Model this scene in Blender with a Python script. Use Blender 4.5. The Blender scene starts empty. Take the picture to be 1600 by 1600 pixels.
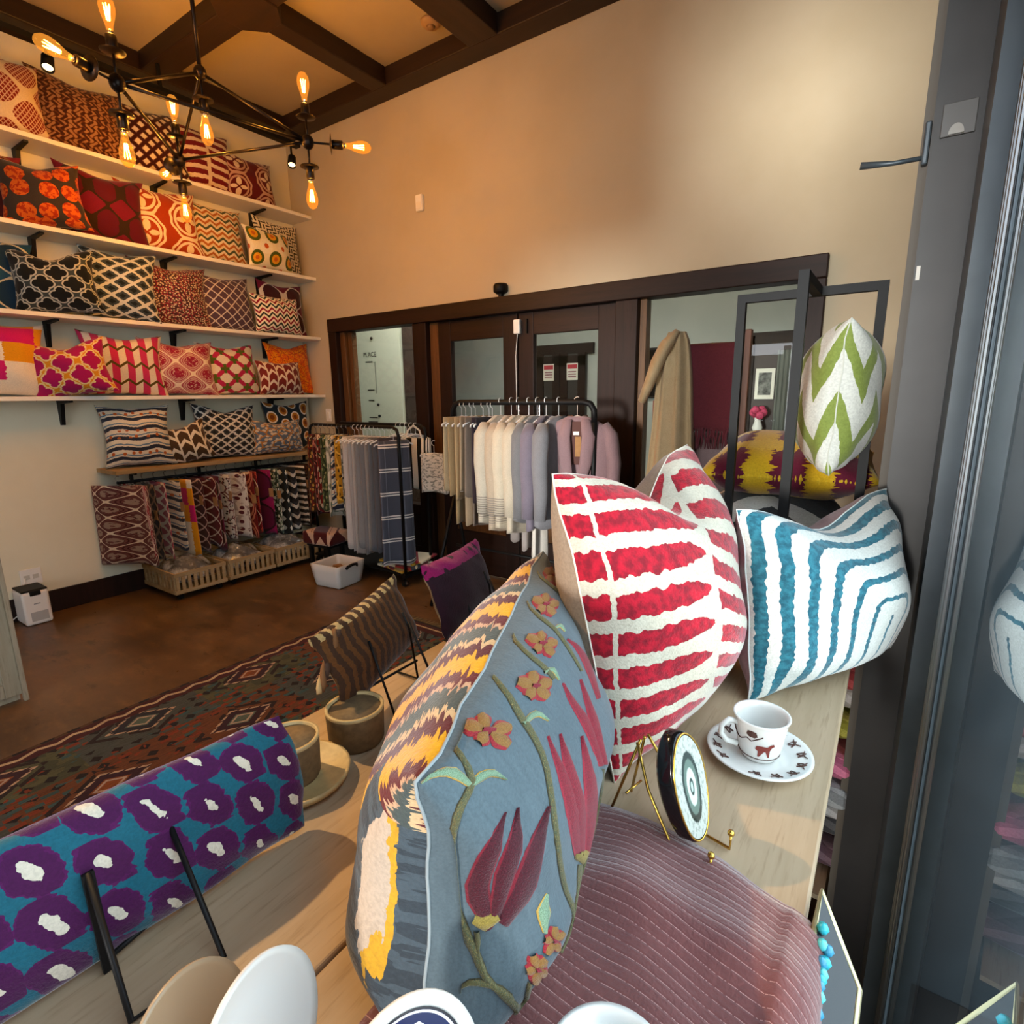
import bpy, math, random
from mathutils import Vector, Matrix
R = math.radians
sc = bpy.context.scene
col = sc.collection
random.seed(7)

# ------------------------------------------------------------------ camera
YAW, PITCH, ROLL, FPX = 0.600811, 0.207632, -0.012594, 866.45
f_ = Vector((-math.sin(YAW)*math.cos(PITCH), math.cos(YAW)*math.cos(PITCH), -math.sin(PITCH)))
r_ = Vector((math.cos(YAW), math.sin(YAW), 0)); u_ = r_.cross(f_)
r2 = math.cos(ROLL)*r_ + math.sin(ROLL)*u_; u2 = -math.sin(ROLL)*r_ + math.cos(ROLL)*u_
cd = bpy.data.cameras.new('camera'); cam = bpy.data.objects.new('camera', cd); col.objects.link(cam)
mw = Matrix((r2, u2, -f_)).transposed().to_4x4(); mw.translation = Vector((0, 0, 1.5)); cam.matrix_world = mw
cd.sensor_width = 36; cd.lens = FPX/1600*36; cd.clip_start = .01
sc.camera = cam
# ------------------------------------------------------------------ sky, sun, exposure
W = bpy.data.worlds.new('sky'); sc.world = W; W.use_nodes = True
wn = W.node_tree.nodes; wl = W.node_tree.links
bg = wn['Background']
tc = wn.new('ShaderNodeTexCoord'); sp = wn.new('ShaderNodeSeparateXYZ'); mr = wn.new('ShaderNodeMapRange'); mx = wn.new('ShaderNodeMix'); mx.data_type = 'RGBA'
wl.new(tc.outputs['Generated'], sp.inputs[0]); wl.new(sp.outputs[2], mr.inputs[0]); mr.inputs[1].default_value = 0; mr.inputs[2].default_value = 1
wl.new(mr.outputs[0], mx.inputs[0]); mx.inputs[6].default_value = (.92, .95, 1.0, 1); mx.inputs[7].default_value = (.62, .76, 1.0, 1)
wl.new(mx.outputs[2], bg.inputs[0]); bg.inputs[1].default_value = SKY = 7.6
sd = bpy.data.lights.new('sun', 'SUN'); sun = bpy.data.objects.new('sun', sd); col.objects.link(sun)
sd.energy = 4.0; sd.angle = R(8); sd.color = (1.0, .97, .9)
sun.rotation_euler = Vector((0.0, 1.0, -.02)).to_track_quat('-Z', 'Y').to_euler()
sc.view_settings.view_transform = 'Standard'; sc.view_settings.look = 'None'; sc.view_settings.gamma = 1
sc.view_settings.exposure = 0.0; sc.view_settings.use_curve_mapping = False

# ------------------------------------------------------------------ node expressions
NT = None
def lin(h):
    if not isinstance(h, str): return tuple(h) if len(h) == 4 else (*h, 1)
    h = h.lstrip('#'); o = []
    for i in (0, 2, 4):
        c = int(h[i:i+2], 16)/255; o.append(c/12.92 if c <= .04045 else ((c+.055)/1.055)**2.4)
    return (*o, 1)
def setin(sock, v):
    if isinstance(v, S): v = v.v
    if hasattr(v, 'links') or hasattr(v, 'is_linked'): NT.links.new(v, sock)
    else: sock.default_value = v
def mth(op, *a):
    n = NT.nodes.new('ShaderNodeMath'); n.operation = op
    for i, x in enumerate(a): setin(n.inputs[i], x)
    return S(n.outputs[0])
class S:
    def __init__(s, v): s.v = v
    def __add__(s, o): return mth('ADD', s, o)
    __radd__ = __add__
    def __sub__(s, o): return mth('SUBTRACT', s, o)
    def __rsub__(s, o): return mth('SUBTRACT', o, s)
    def __mul__(s, o): return mth('MULTIPLY', s, o)
    __rmul__ = __mul__
    def __truediv__(s, o): return mth('DIVIDE', s, o)
    def __neg__(s): return mth('MULTIPLY', s, -1.)
    def __lt__(s, o): return mth('LESS_THAN', s, o)
    def __gt__(s, o): return mth('GREATER_THAN', s, o)
def sin(x): return mth('SINE', x)
def cos(x): return mth('COSINE', x)
def fab(x): return mth('ABSOLUTE', x)
def fr(x): return mth('FRACT', x)
def fl(x): return mth('FLOOR', x)
def mn(a, b): return mth('MINIMUM', a, b)
def mxm(a, b): return mth('MAXIMUM', a, b)
def tri(x): return mth('PINGPONG', x, 1.)           # 0..1..0
def hyp(a, b): return mth('SQRT', a*a + b*b)
def ss(a, b, x):
    n = NT.nodes.new('ShaderNodeMapRange'); n.interpolation_type = 'SMOOTHSTEP'
    setin(n.inputs[0], x); setin(n.inputs[1], a); setin(n.inputs[2], b); return S(n.outputs[0])
def vec(u, v, w=0.):
    n = NT.nodes.new('ShaderNodeCombineXYZ'); setin(n.inputs[0], u); setin(n.inputs[1], v); setin(n.inputs[2], w); return n.outputs[0]
def noi(u, v, scale=1., detail=1., rough=.5, w=0.):
    n = NT.nodes.new('ShaderNodeTexNoise'); NT.links.new(vec(u, v, w), n.inputs['Vector'])
    n.inputs['Scale'].default_value = scale; n.inputs['Detail'].default_value = detail; n.inputs['Roughness'].default_value = rough
    return S(n.outputs[0])
def vor(u, v, scale=1., feat='F1', rnd=1.):
    n = NT.nodes.new('ShaderNodeTexVoronoi'); n.voronoi_dimensions = '2D'; n.feature = feat; NT.links.new(vec(u, v), n.inputs['Vector'])
    n.inputs['Scale'].default_value = scale; n.inputs['Randomness'].default_value = rnd
    return S(n.outputs['Distance'])
def mix(f, a, b):
    n = NT.nodes.new('ShaderNodeMix'); n.data_type = 'RGBA'; setin(n.inputs[0], f)
    for i, c in ((6, a), (7, b)):
        if isinstance(c, S): NT.links.new(c.v, n.inputs[i])
        else: n.inputs[i].default_value = lin(c)
    return S(n.outputs[2])
def new_mat(name):
    global NT
    m = bpy.data.materials.new(name); m.use_nodes = True; NT = m.node_tree
    b = NT.nodes['Principled BSDF']; return m, b
def uvs():
    n = NT.nodes.new('ShaderNodeUVMap'); s = NT.nodes.new('ShaderNodeSeparateXYZ'); NT.links.new(n.outputs[0], s.inputs[0])
    return S(s.outputs[0]), S(s.outputs[1])
def oxyz():
    n = NT.nodes.new('ShaderNodeTexCoord'); s = NT.nodes.new('ShaderNodeSeparateXYZ'); NT.links.new(n.outputs['Object'], s.inputs[0])
    return S(s.outputs[0]), S(s.outputs[1]), S(s.outputs[2])
def bump(b, h, strength=.3, dist=.002):
    n = NT.nodes.new('ShaderNodeBump'); n.inputs['Strength'].default_value = strength; n.inputs['Distance'].default_value = dist
    setin(n.inputs['Height'], h); NT.links.new(n.outputs[0], b.inputs['Normal'])
def plain(name, c, rough=.6, metal=0., spec=.5, nz=0., nscale=30., bmp=0., coat=0.):
    m, b = new_mat(name); b.inputs['Roughness'].default_value = rough; b.inputs['Metallic'].default_value = metal
    b.inputs['Specular IOR Level'].default_value = spec; b.inputs['Coat Weight'].default_value = coat
    b.inputs['Base Color'].default_value = lin(c)
    x, y, z = oxyz(); n = noi(x, y, nscale, 3, .6, z)
    if nz:
        k = lin(c); d = tuple(max(0, v*(1-nz)) for v in k[:3]); l = tuple(min(1, v*(1+nz)) for v in k[:3])
        setin(b.inputs['Base Color'], mix(ss(.3, .7, n), d, l))
    if bmp: bump(b, n, bmp, .003)
    return m
def fabric(name, fn, rough=.9, bmp=.35, sheen=.25, weave=260.):
    m, b = new_mat(name); u, v = uvs()
    c = fn(u, v)
    x, y, z = oxyz()
    n = noi(x, z, weave, 2, .6, y)
    if not isinstance(c, S): c = mix(0., c, c)
    mm = NT.nodes.new('ShaderNodeMix'); mm.data_type = 'RGBA'; mm.blend_type = 'MULTIPLY'; mm.inputs[0].default_value = 1.
    g = ss(.25, .7, n)*.2+.82; cg_ = NT.nodes.new('ShaderNodeCombineColor')
    for i_ in range(3): setin(cg_.inputs[i_], g)
    NT.links.new(c.v, mm.inputs[6]); NT.links.new(cg_.outputs[0], mm.inputs[7]); c2 = S(mm.outputs[2])
    if isinstance(c2, S): NT.links.new(c2.v, b.inputs['Base Color'])
    else: b.inputs['Base Color'].default_value = lin(c2)
    b.inputs['Roughness'].default_value = rough; b.inputs['Sheen Weight'].default_value = sheen; b.inputs['Sheen Roughness'].default_value = .4
    b.inputs['Specular IOR Level'].default_value = .2
    bump(b, n, bmp, .002)
    return m
PI2 = math.pi*2

# ------------------------------------------------------------------ mesh building
class MB:
    def __init__(s, off=(0, 0, 0)): s.v = []; s.f = []; s.uv = []; s.off = Vector(off); s.mi = []
    def add(s, vs, fs, uv=None, mi=0):
        b = len(s.v); s.v += [tuple(Vector(p)-s.off) for p in vs]; s.f += [tuple(i+b for i in f) for f in fs]
        s.uv += uv if uv else [(p[0]+p[1], p[2]) if len(p) == 3 else (0, 0) for p in vs]; s.mi += [mi]*len(fs); return s
    def box(s, c, d, rz=0., M=None):
        c = Vector(c); hx, hy, hz = d[0]/2, d[1]/2, d[2]/2
        q = M if M else Matrix.Rotation(rz, 3, 'Z')
        vs = [c + q @ Vector((x*hx, y*hy, z*hz)) for z in (-1, 1) for y in (-1, 1) for x in (-1, 1)]
        s.add(vs, [(0, 2, 3, 1), (4, 5, 7, 6), (0, 1, 5, 4), (2, 6, 7, 3), (0, 4, 6, 2), (1, 3, 7, 5)]); return s
    def ext(s, a, b):       # box by two corners
        return s.box([(a[i]+b[i])/2 for i in range(3)], [abs(a[i]-b[i]) for i in range(3)])
    def bar(s, a, b, w, h=None, up=(0, 0, 1)):
        a = Vector(a); b = Vector(b); d = b-a; L = d.length; d.normalize(); h = h or w
        x = d.cross(Vector(up)); 
        if x.length < 1e-4: x = d.cross(Vector((0, 1, 0)))
        x.normalize(); y = x.cross(d)
        M = Matrix((d, x, y)).transposed(); return s.box((a+b)/2, (L, w, h), M=M)
    def tube(s, pts, r, seg=8, closed=False, sy=1.):
        pts = [Vector(p) for p in pts]; n = len(pts); rr = r if isinstance(r, (list, tuple)) else [r]*n
        vs = []; up = None
        for i, p in enumerate(pts):
            if closed: t = pts[(i+1) % n]-pts[i-1]
            else: t = pts[min(i+1, n-1)]-pts[max(i-1, 0)]
            t.normalize()
            if up is None:
                up = Vector((0, 0, 1)) if abs(t.z) < .9 else Vector((0, 1, 0))
            x = t.cross(up); x.normalize(); up = x.cross(t); up.normalize()
            for k in range(seg):
                a = PI2*k/seg; vs.append(p + x*math.cos(a)*rr[i] + up*math.sin(a)*rr[i]*sy)
        fs = []
        for i in range(n if closed else n-1):
            for k in range(seg):
                a, b = i*seg+k, i*seg+(k+1) % seg; c, d = ((i+1) % n)*seg+(k+1) % seg, ((i+1) % n)*seg+k
                fs.append((a, b, c, d))
        if not closed: fs += [tuple(reversed(range(seg))), tuple(range((n-1)*seg, n*seg))]
        s.add(vs, fs); return s
    def lathe(s, prof, c=(0, 0, 0), seg=32, M=None, cap=True):
        c = Vector(c); vs = []; n = len(prof)
        for (r, z) in prof:
            for k in range(seg):
                a = PI2*k/seg; p = Vector((r*math.cos(a), r*math.sin(a), z))
                vs.append(c + (M @ p if M else p))
        fs = []
        for i in range(n-1):
            for k in range(seg): fs.append((i*seg+k, i*seg+(k+1) % seg, (i+1)*seg+(k+1) % seg, (i+1)*seg+k))
        if cap:
            if prof[0][0] > 1e-5: fs.append(tuple(reversed(range(seg))))
            if prof[-1][0] > 1e-5: fs.append(tuple(range((n-1)*seg, n*seg)))
        uv = [(k/seg, i/max(1, n-1)) for i in range(n) for k in range(seg)]
        s.add(vs, fs, uv); return s
    def ball(s, c, r, seg=16, sz=1.):
        n = seg//2; return s.lathe([(max(1e-6, r*math.sin(math.pi*i/n)), -r*sz*math.cos(math.pi*i/n)) for i in range(n+1)], c, seg, cap=False)
    def grid(s, fn, nu, nv, flip=False, wrap=False):
        vs = []; uv = []
        for j in range(nv+1):
            for i in range(nu+1): u, v = i/nu, j/nv; vs.append(fn(u, v)); uv.append((u, v))
        fs = []
        for j in range(nv):
            for i in range(nu):
                a = j*(nu+1)+i; q = (a, a+1, a+nu+2, a+nu+1); fs.append(tuple(reversed(q)) if flip else q)
        s.add(vs, fs, uv); return s
    def prism(s, poly, z0, z1, M=None, c=(0, 0, 0)):
        c = Vector(c); n = len(poly); vs = [c+(M @ Vector((x, y, z)) if M else Vector((x, y, z))) for z in (z0, z1) for x, y in poly]
        fs = [tuple(reversed(range(n))), tuple(range(n, 2*n))]+[(i, (i+1) % n, n+(i+1) % n, n+i) for i in range(n)]
        s.add(vs, fs); return s
    def mesh(s, name, smooth=False):
        me = bpy.data.meshes.new(name); me.from_pydata(s.v, [], s.f)
        ul = me.uv_layers.new(name='UVMap'); li = [0]*len(me.loops); me.loops.foreach_get('vertex_index', li)
        fl_ = []
        for i in li: fl_ += s.uv[i]
        ul.data.foreach_set('uv', fl_)
        if any(s.mi): me.polygons.foreach_set('material_index', s.mi)
        if smooth: me.polygons.foreach_set('use_smooth', [True]*len(me.polygons))
        me.update(); return me
def obj(name, mb, mat, parent=None, smooth=False, bevel=0., label=None, sub=0, bseg=2):
    me = mb if isinstance(mb, bpy.types.Mesh) else mb.mesh(name, smooth)
    o = bpy.data.objects.new(name, me); col.objects.link(o)
    for m in (mat if isinstance(mat, (list, tuple)) else [mat]):
        if len(me.materials) < (len(mat) if isinstance(mat, (list, tuple)) else 1): me.materials.append(m)
    if parent: o.parent = parent
    if bevel:
        b = o.modifiers.new('bevel', 'BEVEL'); b.width = bevel; b.segments = bseg; b.limit_method = 'ANGLE'
    if sub:
        b = o.modifiers.new('sub', 'SUBSURF'); b.levels = sub; b.render_levels = sub
    if label: o['label'] = label
    return o
def tag(o, label, cat, group=None, kind=None):
    o['label'] = label; o['category'] = cat
    if group: o['group'] = group
    if kind: o['kind'] = kind
    return o
def thing(name, label, cat, loc=(0, 0, 0), rot=(0, 0, 0), group=None):
    o = bpy.data.objects.new(name, None); o.empty_display_size = .1; col.objects.link(o); o.location = loc; o.rotation_euler = rot
    return tag(o, label, cat, group)
def struct(name, mb, mat, bevel=0., parent=None, smooth=False):
    o = obj(name, mb, mat, parent, smooth, bevel)
    if not parent: o['kind'] = 'structure'
    return o
def setting(name, loc=(0, 0, 0)):
    o = bpy.data.objects.new(name, None); o.empty_display_size = .1; col.objects.link(o); o.location = loc; o['kind'] = 'structure'; return o
def dup(root, loc=None, rot=None, **kw):
    r = root.copy(); col.objects.link(r)
    if loc is not None: r.location = loc
    if rot is not None: r.rotation_euler = rot
    for k, v in kw.items(): r[k] = v
    for ch in list(root.children):
        c = ch.copy(); col.objects.link(c); c.parent = r
        for g in list(ch.children):
            d = g.copy(); col.objects.link(d); d.parent = c
    return r
# ------------------------------------------------------------------ room materials
LW, BW, CZ, BZ = -4.917, 3.553, 3.9, 3.78
def wall_mat(name, c, dark):
    m, b = new_mat(name); x, y, z = oxyz()
    n = noi(x, y, 1.3, 4, .6, z); k = noi(x, y, 90, 2, .5, z)
    setin(b.inputs['Base Color'], mix(ss(.35, .75, n), c, dark)); b.inputs['Roughness'].default_value = .75
    b.inputs['Specular IOR Level'].default_value = .25; bump(b, k, .12, .002); return m
M_wall = wall_mat('cream wall paint', '#e8e1c8', '#ded6bc')
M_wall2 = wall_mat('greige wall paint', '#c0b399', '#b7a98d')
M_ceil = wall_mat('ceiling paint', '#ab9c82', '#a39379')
M_hall = wall_mat('hall wall paint', '#b9bdb8', '#aab0ac')
def wood(name, a, b_, c_, axis='y', scale=1., rough=.45, gloss=.4, bmp=.15):
    m, b = new_mat(name); x, y, z = oxyz()
    p = {'x': (x*.9, y*14, z*14), 'y': (y*.9, x*14, z*14), 'z': (z*.9, x*14, y*14)}[axis]
    n = noi(p[0]*scale, p[1]*scale, 1.6, 5, .62, p[2]*scale); q = noi(p[0]*6*scale, p[1]*5*scale, 2., 3, .6, p[2]*5*scale)
    cc = mix(ss(.28, .72, n), a, b_); cc = mix(ss(.52, .72, q)*.55, cc, c_)
    setin(b.inputs['Base Color'], cc); b.inputs['Roughness'].default_value = rough; b.inputs['Specular IOR Level'].default_value = gloss
    bump(b, q, bmp, .0015); return m
M_beam = wood('dark beam wood', '#2e1c12', '#22140d', '#180d08', 'x', rough=.5)
M_beamy = wood('dark beam wood along', '#2e1c12', '#22140d', '#180d08', 'y', rough=.5)
M_trim = wood('dark stained trim', '#2a1812', '#1f110b', '#140b07', 'z', rough=.5, gloss=.22)
M_trimx = wood('dark stained header', '#2c1a13', '#20120c', '#140b07', 'x', rough=.5, gloss=.22)
M_oldw = wood('worn amber jamb', '#6e4a2a', '#54371f', '#2f1d10', 'z', rough=.35)
M_oak = wood('oak veneer', '#ab957a', '#9d876b', '#826b50', 'y', scale=1.3, rough=.42, gloss=.4)
M_oakg = wood('grey washed wood', '#a3906f', '#8d7a5b', '#6d5c42', 'z', rough=.7, gloss=.2)
M_oaky = wood('pale shelf wood', '#a88d68', '#94794f', '#7c6340', 'y', rough=.6, gloss=.25)
M_postm = plain('charcoal frame paint', '#2c2a29', .45, nz=.2, nscale=6)
M_metal = plain('blue grey metal frame', '#4d565c', .35, .3, nz=.12, nscale=8)
M_chan = plain('satin aluminium channel', '#8b9092', .3, .85)
M_black = plain('black powder coat', '#0b0b0c', .55, spec=.25)
M_white = plain('white paint', '#e9e4d8', .5)
M_plast = plain('white plastic', '#eceae5', .35)
m, b = new_mat('stained floor'); x, y, z = oxyz()
n1 = noi(x*.7, y*1.0, 1.6, 6, .65); n2 = noi(x*1.2, y*2.2, 4., 6, .7, 3.); n3 = noi(x, y, 45, 3, .6)
cc = mix(ss(.3, .7, n1), '#725334', '#4c351f'); cc = mix(ss(.45, .75, n2)*.7, cc, '#8a6842'); cc = mix(ss(.56, .64, noi(x*1.5, y*3., 2.2, 7, .75, 9.))*.55, cc, '#2a170d')
setin(b.inputs['Base Color'], cc); setin(b.inputs['Roughness'], n2*.3+.18); b.inputs['Specular IOR Level'].default_value = .45; bump(b, n2+n3*.3, .12, .003)
M_floor = m
m = bpy.data.materials.new('window glass'); m.use_nodes = True; NT = m.node_tree
for n in list(NT.nodes):
    if n.type != 'OUTPUT_MATERIAL': NT.nodes.remove(n)
g_ = NT.nodes.new('ShaderNodeBsdfGlossy'); g_.inputs['Roughness'].default_value = .0; t_ = NT.nodes.new('ShaderNodeBsdfTransparent'); t_.inputs[0].default_value = (.93, .96, .95, 1)
fz = NT.nodes.new('ShaderNodeFresnel'); fz.inputs[0].default_value = 1.5; ms = NT.nodes.new('ShaderNodeMixShader')
ge = NT.nodes.new('ShaderNodeNewGeometry'); setin(ms.inputs[0], S(fz.outputs[0])*(1.-S(ge.outputs['Backfacing']))); NT.links.new(t_.outputs[0], ms.inputs[1]); NT.links.new(g_.outputs[0], ms.inputs[2])
NT.links.new(ms.outputs[0], [n for n in NT.nodes if n.type == 'OUTPUT_MATERIAL'][0].inputs[0])
M_glass = m
M_glass2 = m.copy(); M_glass2.name = 'tinted window glass'
for n in M_glass2.node_tree.nodes:
    if n.type == 'BSDF_TRANSPARENT': n.inputs[0].default_value = (.80, .85, .83, 1)
def emit(name, c, s):
    m, b = new_mat(name); b.inputs['Base Color'].default_value = (0, 0, 0, 1); b.inputs['Emission Color'].default_value = lin(c); b.inputs['Emission Strength'].default_value = s; return m

# ------------------------------------------------------------------ shell
struct('floor', MB().ext((-6.4, -3.3, -.1), (.4, 6.6, 0)), M_floor)
struct('ground', MB().ext((.4, -12, -.12), (20, 14, -.02)), plain('pavement', '#8e8c88', .9, nz=.15, nscale=3))
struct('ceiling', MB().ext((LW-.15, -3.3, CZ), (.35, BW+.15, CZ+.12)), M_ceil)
struct('wall_left', MB().ext((LW-.15, -3.3, 0), (LW, BW+.15, CZ)), M_wall)
wf = MB()
wf.ext((-1.0, -3.42, .3), (-.5, -3.3, 2.3)).ext((-3.6, -3.42, .3), (-2.5, -3.3, 2.3)).ext((LW-.15, -3.42, 0), (-3.6, -3.3, CZ)).ext((-.06, -3.42, 0), (.35, -3.3, CZ)).ext((-3.6, -3.42, 0), (-.06, -3.3, .3)).ext((-3.6, -3.42, 2.3), (-.06, -3.3, 2.55)).ext((-3.6, -3.42, 3.6), (-.06, -3.3, CZ)).ext((-2.5, -3.42, .3), (-2.3, -3.3, 3.6)).ext((-1.2, -3.42, .3), (-1.0, -3.3, 3.6)).ext((-3.6, -3.42, 2.55), (-1.2, -3.3, 3.6))
struct('wall_front', wf, M_wall)
HL, HR, HZ = -4.471, -.376, 2.21          # door set opening in the back wall
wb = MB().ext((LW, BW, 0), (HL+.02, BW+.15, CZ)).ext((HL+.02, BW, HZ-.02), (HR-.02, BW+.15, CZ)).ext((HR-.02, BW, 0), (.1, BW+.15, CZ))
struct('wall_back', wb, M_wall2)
struct('baseboard_left', MB().ext((LW, -3.3, 0), (LW+.02, BW, .16)), M_trim, .004)
struct('baseboard_back', MB().ext((LW+.02, BW-.02, 0), (HL, BW, .16)), M_trim, .004)
# ceiling beams
cb = [('beam_wall_back', (LW+.0, 3.38, BZ), (.1, BW, CZ+.01), M_beam), ('beam_wall_left', (LW, -3.3, BZ), (-4.68, 3.38, CZ+.01), M_beamy)]
n = 0
for i, (nm, a, b_, mt) in enumerate(cb): struct('trim_%d' % (i+1), MB().ext(a, b_), mt, .008)
for i, y0 in enumerate((2.24, 1.1, -.05, -1.2, -2.35)): struct('trim_%d' % (i+3), MB().ext((-4.68, y0, BZ+.003), (.1, y0+.18, CZ+.01)), M_beam, .008)
for i, (x0, x1) in enumerate(((-3.56, -3.41), (-2.62, -2.38), (-1.45, -1.3), (-.5, -.35))): struct('trim_%d' % (i+8), MB().ext((x0, -3.3, BZ-.003), (x1, 3.38, CZ+.01)), M_beamy, .008)
bo = MB().prism([(-3.485+.2*math.cos(R(22.5+45*k)), 2.33+.2*math.sin(R(22.5+45*k))) for k in range(8)], BZ-.006, CZ)
struct('trim_12', bo, M_beam, .006)
# window side wall: dark post next to the glass
post = MB().ext((.0, 1.32, 0), (.35, BW+.15, CZ))
struct('wall_window', post, M_postm)
struct('trim_13', MB().ext((.07, 1.17, 0), (.30, 1.318, CZ)), M_metal)
struct('trim_14', MB().ext((.0, -3.3, 3.3), (.35, 1.168, CZ)), M_postm)
struct('trim_15', MB().ext((.13, -.12, 0), (.35, 1.168, .35)), M_postm)
struct('trim_17', MB().ext((.1, -3.3, 0), (.35, -.12, 3.3)), M_postm)  # unseen solid stretch of window wall, added to block daylight behind the camera
struct('trim_16', MB().ext((-.014, 1.34, 0), (0, 1.40, CZ)), plain('grey wall edge', '#5d554b', .6))
# swung glass panel with its ribbed stile
w1 = setting('window_1', (.1, 1.1, 0))
off = (.1, 1.1, 0); dgl = Vector((-.08, -1, 0)).normalized(); ngl = Vector((-dgl.y, dgl.x, 0))
P0 = Vector((.104, 1.1, 0))
def wpt(s, n, z): return P0+dgl*s+ngl*n+Vector((0, 0, z))
def wpr(s0, s1, n0, n1, z0, z1):
    mb = MB(off); vs = [wpt(s, n, z) for z in (z0, z1) for s, n in ((s0, n0), (s1, n0), (s1, n1), (s0, n1))]
    fs = [(3, 2, 1, 0), (4, 5, 6, 7), (0, 1, 5, 4), (1, 2, 6, 5), (2, 3, 7, 6), (3, 0, 4, 7)]
    nz_ = (vs[2]-vs[1]).cross(vs[0]-vs[1]).z     # keep normals outward whichever way the profile runs
    if nz_ < 0: fs = [tuple(reversed(f)) for f in fs]
    mb.add(vs, fs); return mb
side = 1 if wpt(0, 1, 0).x < .05 else -1
for k, (s0, s1, d) in enumerate(((-.07, -.045, .012), (-.04, -.028, .006), (-.022, -.004, .01), (.002, .012, .004), (.018, .04, .007), (.045, .052, .003))):
    obj('stile_rib', wpr(s0, s1, 0, side*d, .1, 3.3), M_chan if k < 5 else M_metal, w1, bevel=.0012)
obj('stile', wpr(-.075, .06, -side*.03, 0, .1, 3.3), M_metal, w1)
obj('bottom_rail', wpr(.06, 1.05, -side*.03, side*.004, .1, .2), M_metal, w1)
obj('pane', wpr(.06, 1.05, -side*.008, -side*.002, .2, 3.3), M_glass2, w1)
for i, y0 in enumerate(()):
    w = setting('window_%d' % (i+2), (.13, y0, 0))
    obj('mullion', MB((.13, y0, 0)).ext((.1, y0-.03, .35), (.17, y0+.03, 3.7)), M_metal, w)
# plate, latch and stickers on the dark post
def fx(y): return .102-.0287*y         # inner face of the post
t = thing('window_latch', 'grey metal lever latch sticking out from the dark window post', 'latch', (-.002, 1.34, 1.91))
obj('latch_plate', MB().box((-.004, 0, .02), (.01, .03, .07)), M_metal, t, bevel=.003)
obj('lever', MB().tube([(-.005, 0, 0), (-.05, -.003, .0), (-.103, -.005, .006)], [.004, .004, .0065], 10), M_metal, t, True)
t = thing('sensor_plate', 'small clear square plate with a pale half disc on the dark post', 'plate', (.036, 1.318, 1.955))
obj('plate_body', MB().box((0, 0, 0), (.048, .004, .052)), plain('smoked plate', '#55534f', .3), t, bevel=.001)
obj('half_disc', MB().prism([(.011*math.cos(R(a)), .016*math.sin(R(a))) for a in range(0, 181, 15)], 0, .003, M=Matrix(((1, 0, 0), (0, 0, -1), (0, 1, 0))), c=(-.002, -.002, -.024)), plain('pale plate mark', '#a5a39d', .5), t)
tag(obj('sticker', MB().box((.006, 1.319, 1.71), (.006, .003, .024)), M_white), 'tiny white strip sticker on the edge of the dark post', 'sticker')

# ------------------------------------------------------------------ door set in the back wall
def Bx(x0, x1, z0, z1, y0=BW-.03, y1=BW+.1): return MB().ext((x0, y0, z0), (x1, y1, z1))
struct('trim_20', Bx(HL, HR, 2.09, HZ, BW-.045), M_trimx, .006)
struct('trim_21', Bx(HL, -4.365, 0, 2.09, BW-.04), M_trim, .006)
struct('trim_22', Bx(-3.40, -3.25, 0, 2.09), M_trim, .006)
struct('trim_23', Bx(-3.25, -3.15, 0, 2.09, BW+.02, BW+.09), M_oldw, .006)
struct('trim_24', Bx(-1.58, -1.43, 0, 2.09), M_trim, .006)
struct('trim_25', Bx(-.47, HR, 0, 2.09, BW-.04), M_trim, .006)
struct('trim_26', Bx(-4.365, -4.30, 0, 2.09, BW+.01), M_oldw, .004)
struct('trim_27', Bx(-4.29, -4.24, 0, 2.09, BW+.04), M_oldw, .004)
struct('trim_28', Bx(-1.43, -1.385, 0, 2.09, BW+.02), M_oldw, .004)
def winunit(nm, x0, x1, zb, zt, wood_=M_trim):
    w = setting(nm, (x0, BW, 0)); o = (x0, BW, 0)
    obj('lower_panel', MB(o).ext((x0, BW+.03, .16), (x1, BW+.07, zb-.1)), M_trim, w)
    obj('bottom_rail', MB(o).ext((x0, BW+.01, 0), (x1, BW+.09, .16)), wood_, w, bevel=.004)
    obj('sill', MB(o).ext((x0, BW-.0, zb-.1), (x1, BW+.1, zb)), wood_, w, bevel=.004)
    obj('pane', MB(o).ext((x0, BW+.045, zb), (x1, BW+.051, zt)), M_glass, w)
winunit('window_5', -4.24, -3.40, .55, 2.09)
winunit('window_6', -1.385, -.47, .55, 2.09)
def doorleaf(nm, x0, x1, hinge):
    d = setting(nm, (x0, BW, 0)); o = (x0, BW, 0); s = .13
    obj('stile', MB(o).ext((x0, BW+.01, .02), (x0+s, BW+.06, 2.085)), M_trim, d, bevel=.004)
    obj('stile', MB(o).ext((x1-s, BW+.01, .02), (x1, BW+.06, 2.085)), M_trim, d, bevel=.004)
    obj('top_rail', MB(o).ext((x0+s, BW+.012, 1.93), (x1-s, BW+.058, 2.085)), M_trimx, d, bevel=.004)
    obj('bottom_rail', MB(o).ext((x0+s, BW+.012, .02), (x1-s, BW+.058, .38)), M_trimx, d, bevel=.004)
    obj('lower_panel', MB(o).ext((x0+s, BW+.025, .38), (x1-s, BW+.045, .62)), M_oldw, d)
    obj('pane', MB(o).ext((x0+s, BW+.032, .62), (x1-s, BW+.038, 1.93)), M_glass, d)
    hx = x1-.05 if hinge < 0 else x0+.05
    k = obj('door_handle', MB(o).tube([(hx, BW+.01, .95), (hx, BW-.04, .95), (hx, BW-.04, 1.15), (hx, BW+.01, 1.15)], .009, 8), M_black, d, True)
doorleaf('door_1', -3.15, -2.375, -1)
doorleaf('door_2', -2.365, -1.59, 1)
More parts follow.
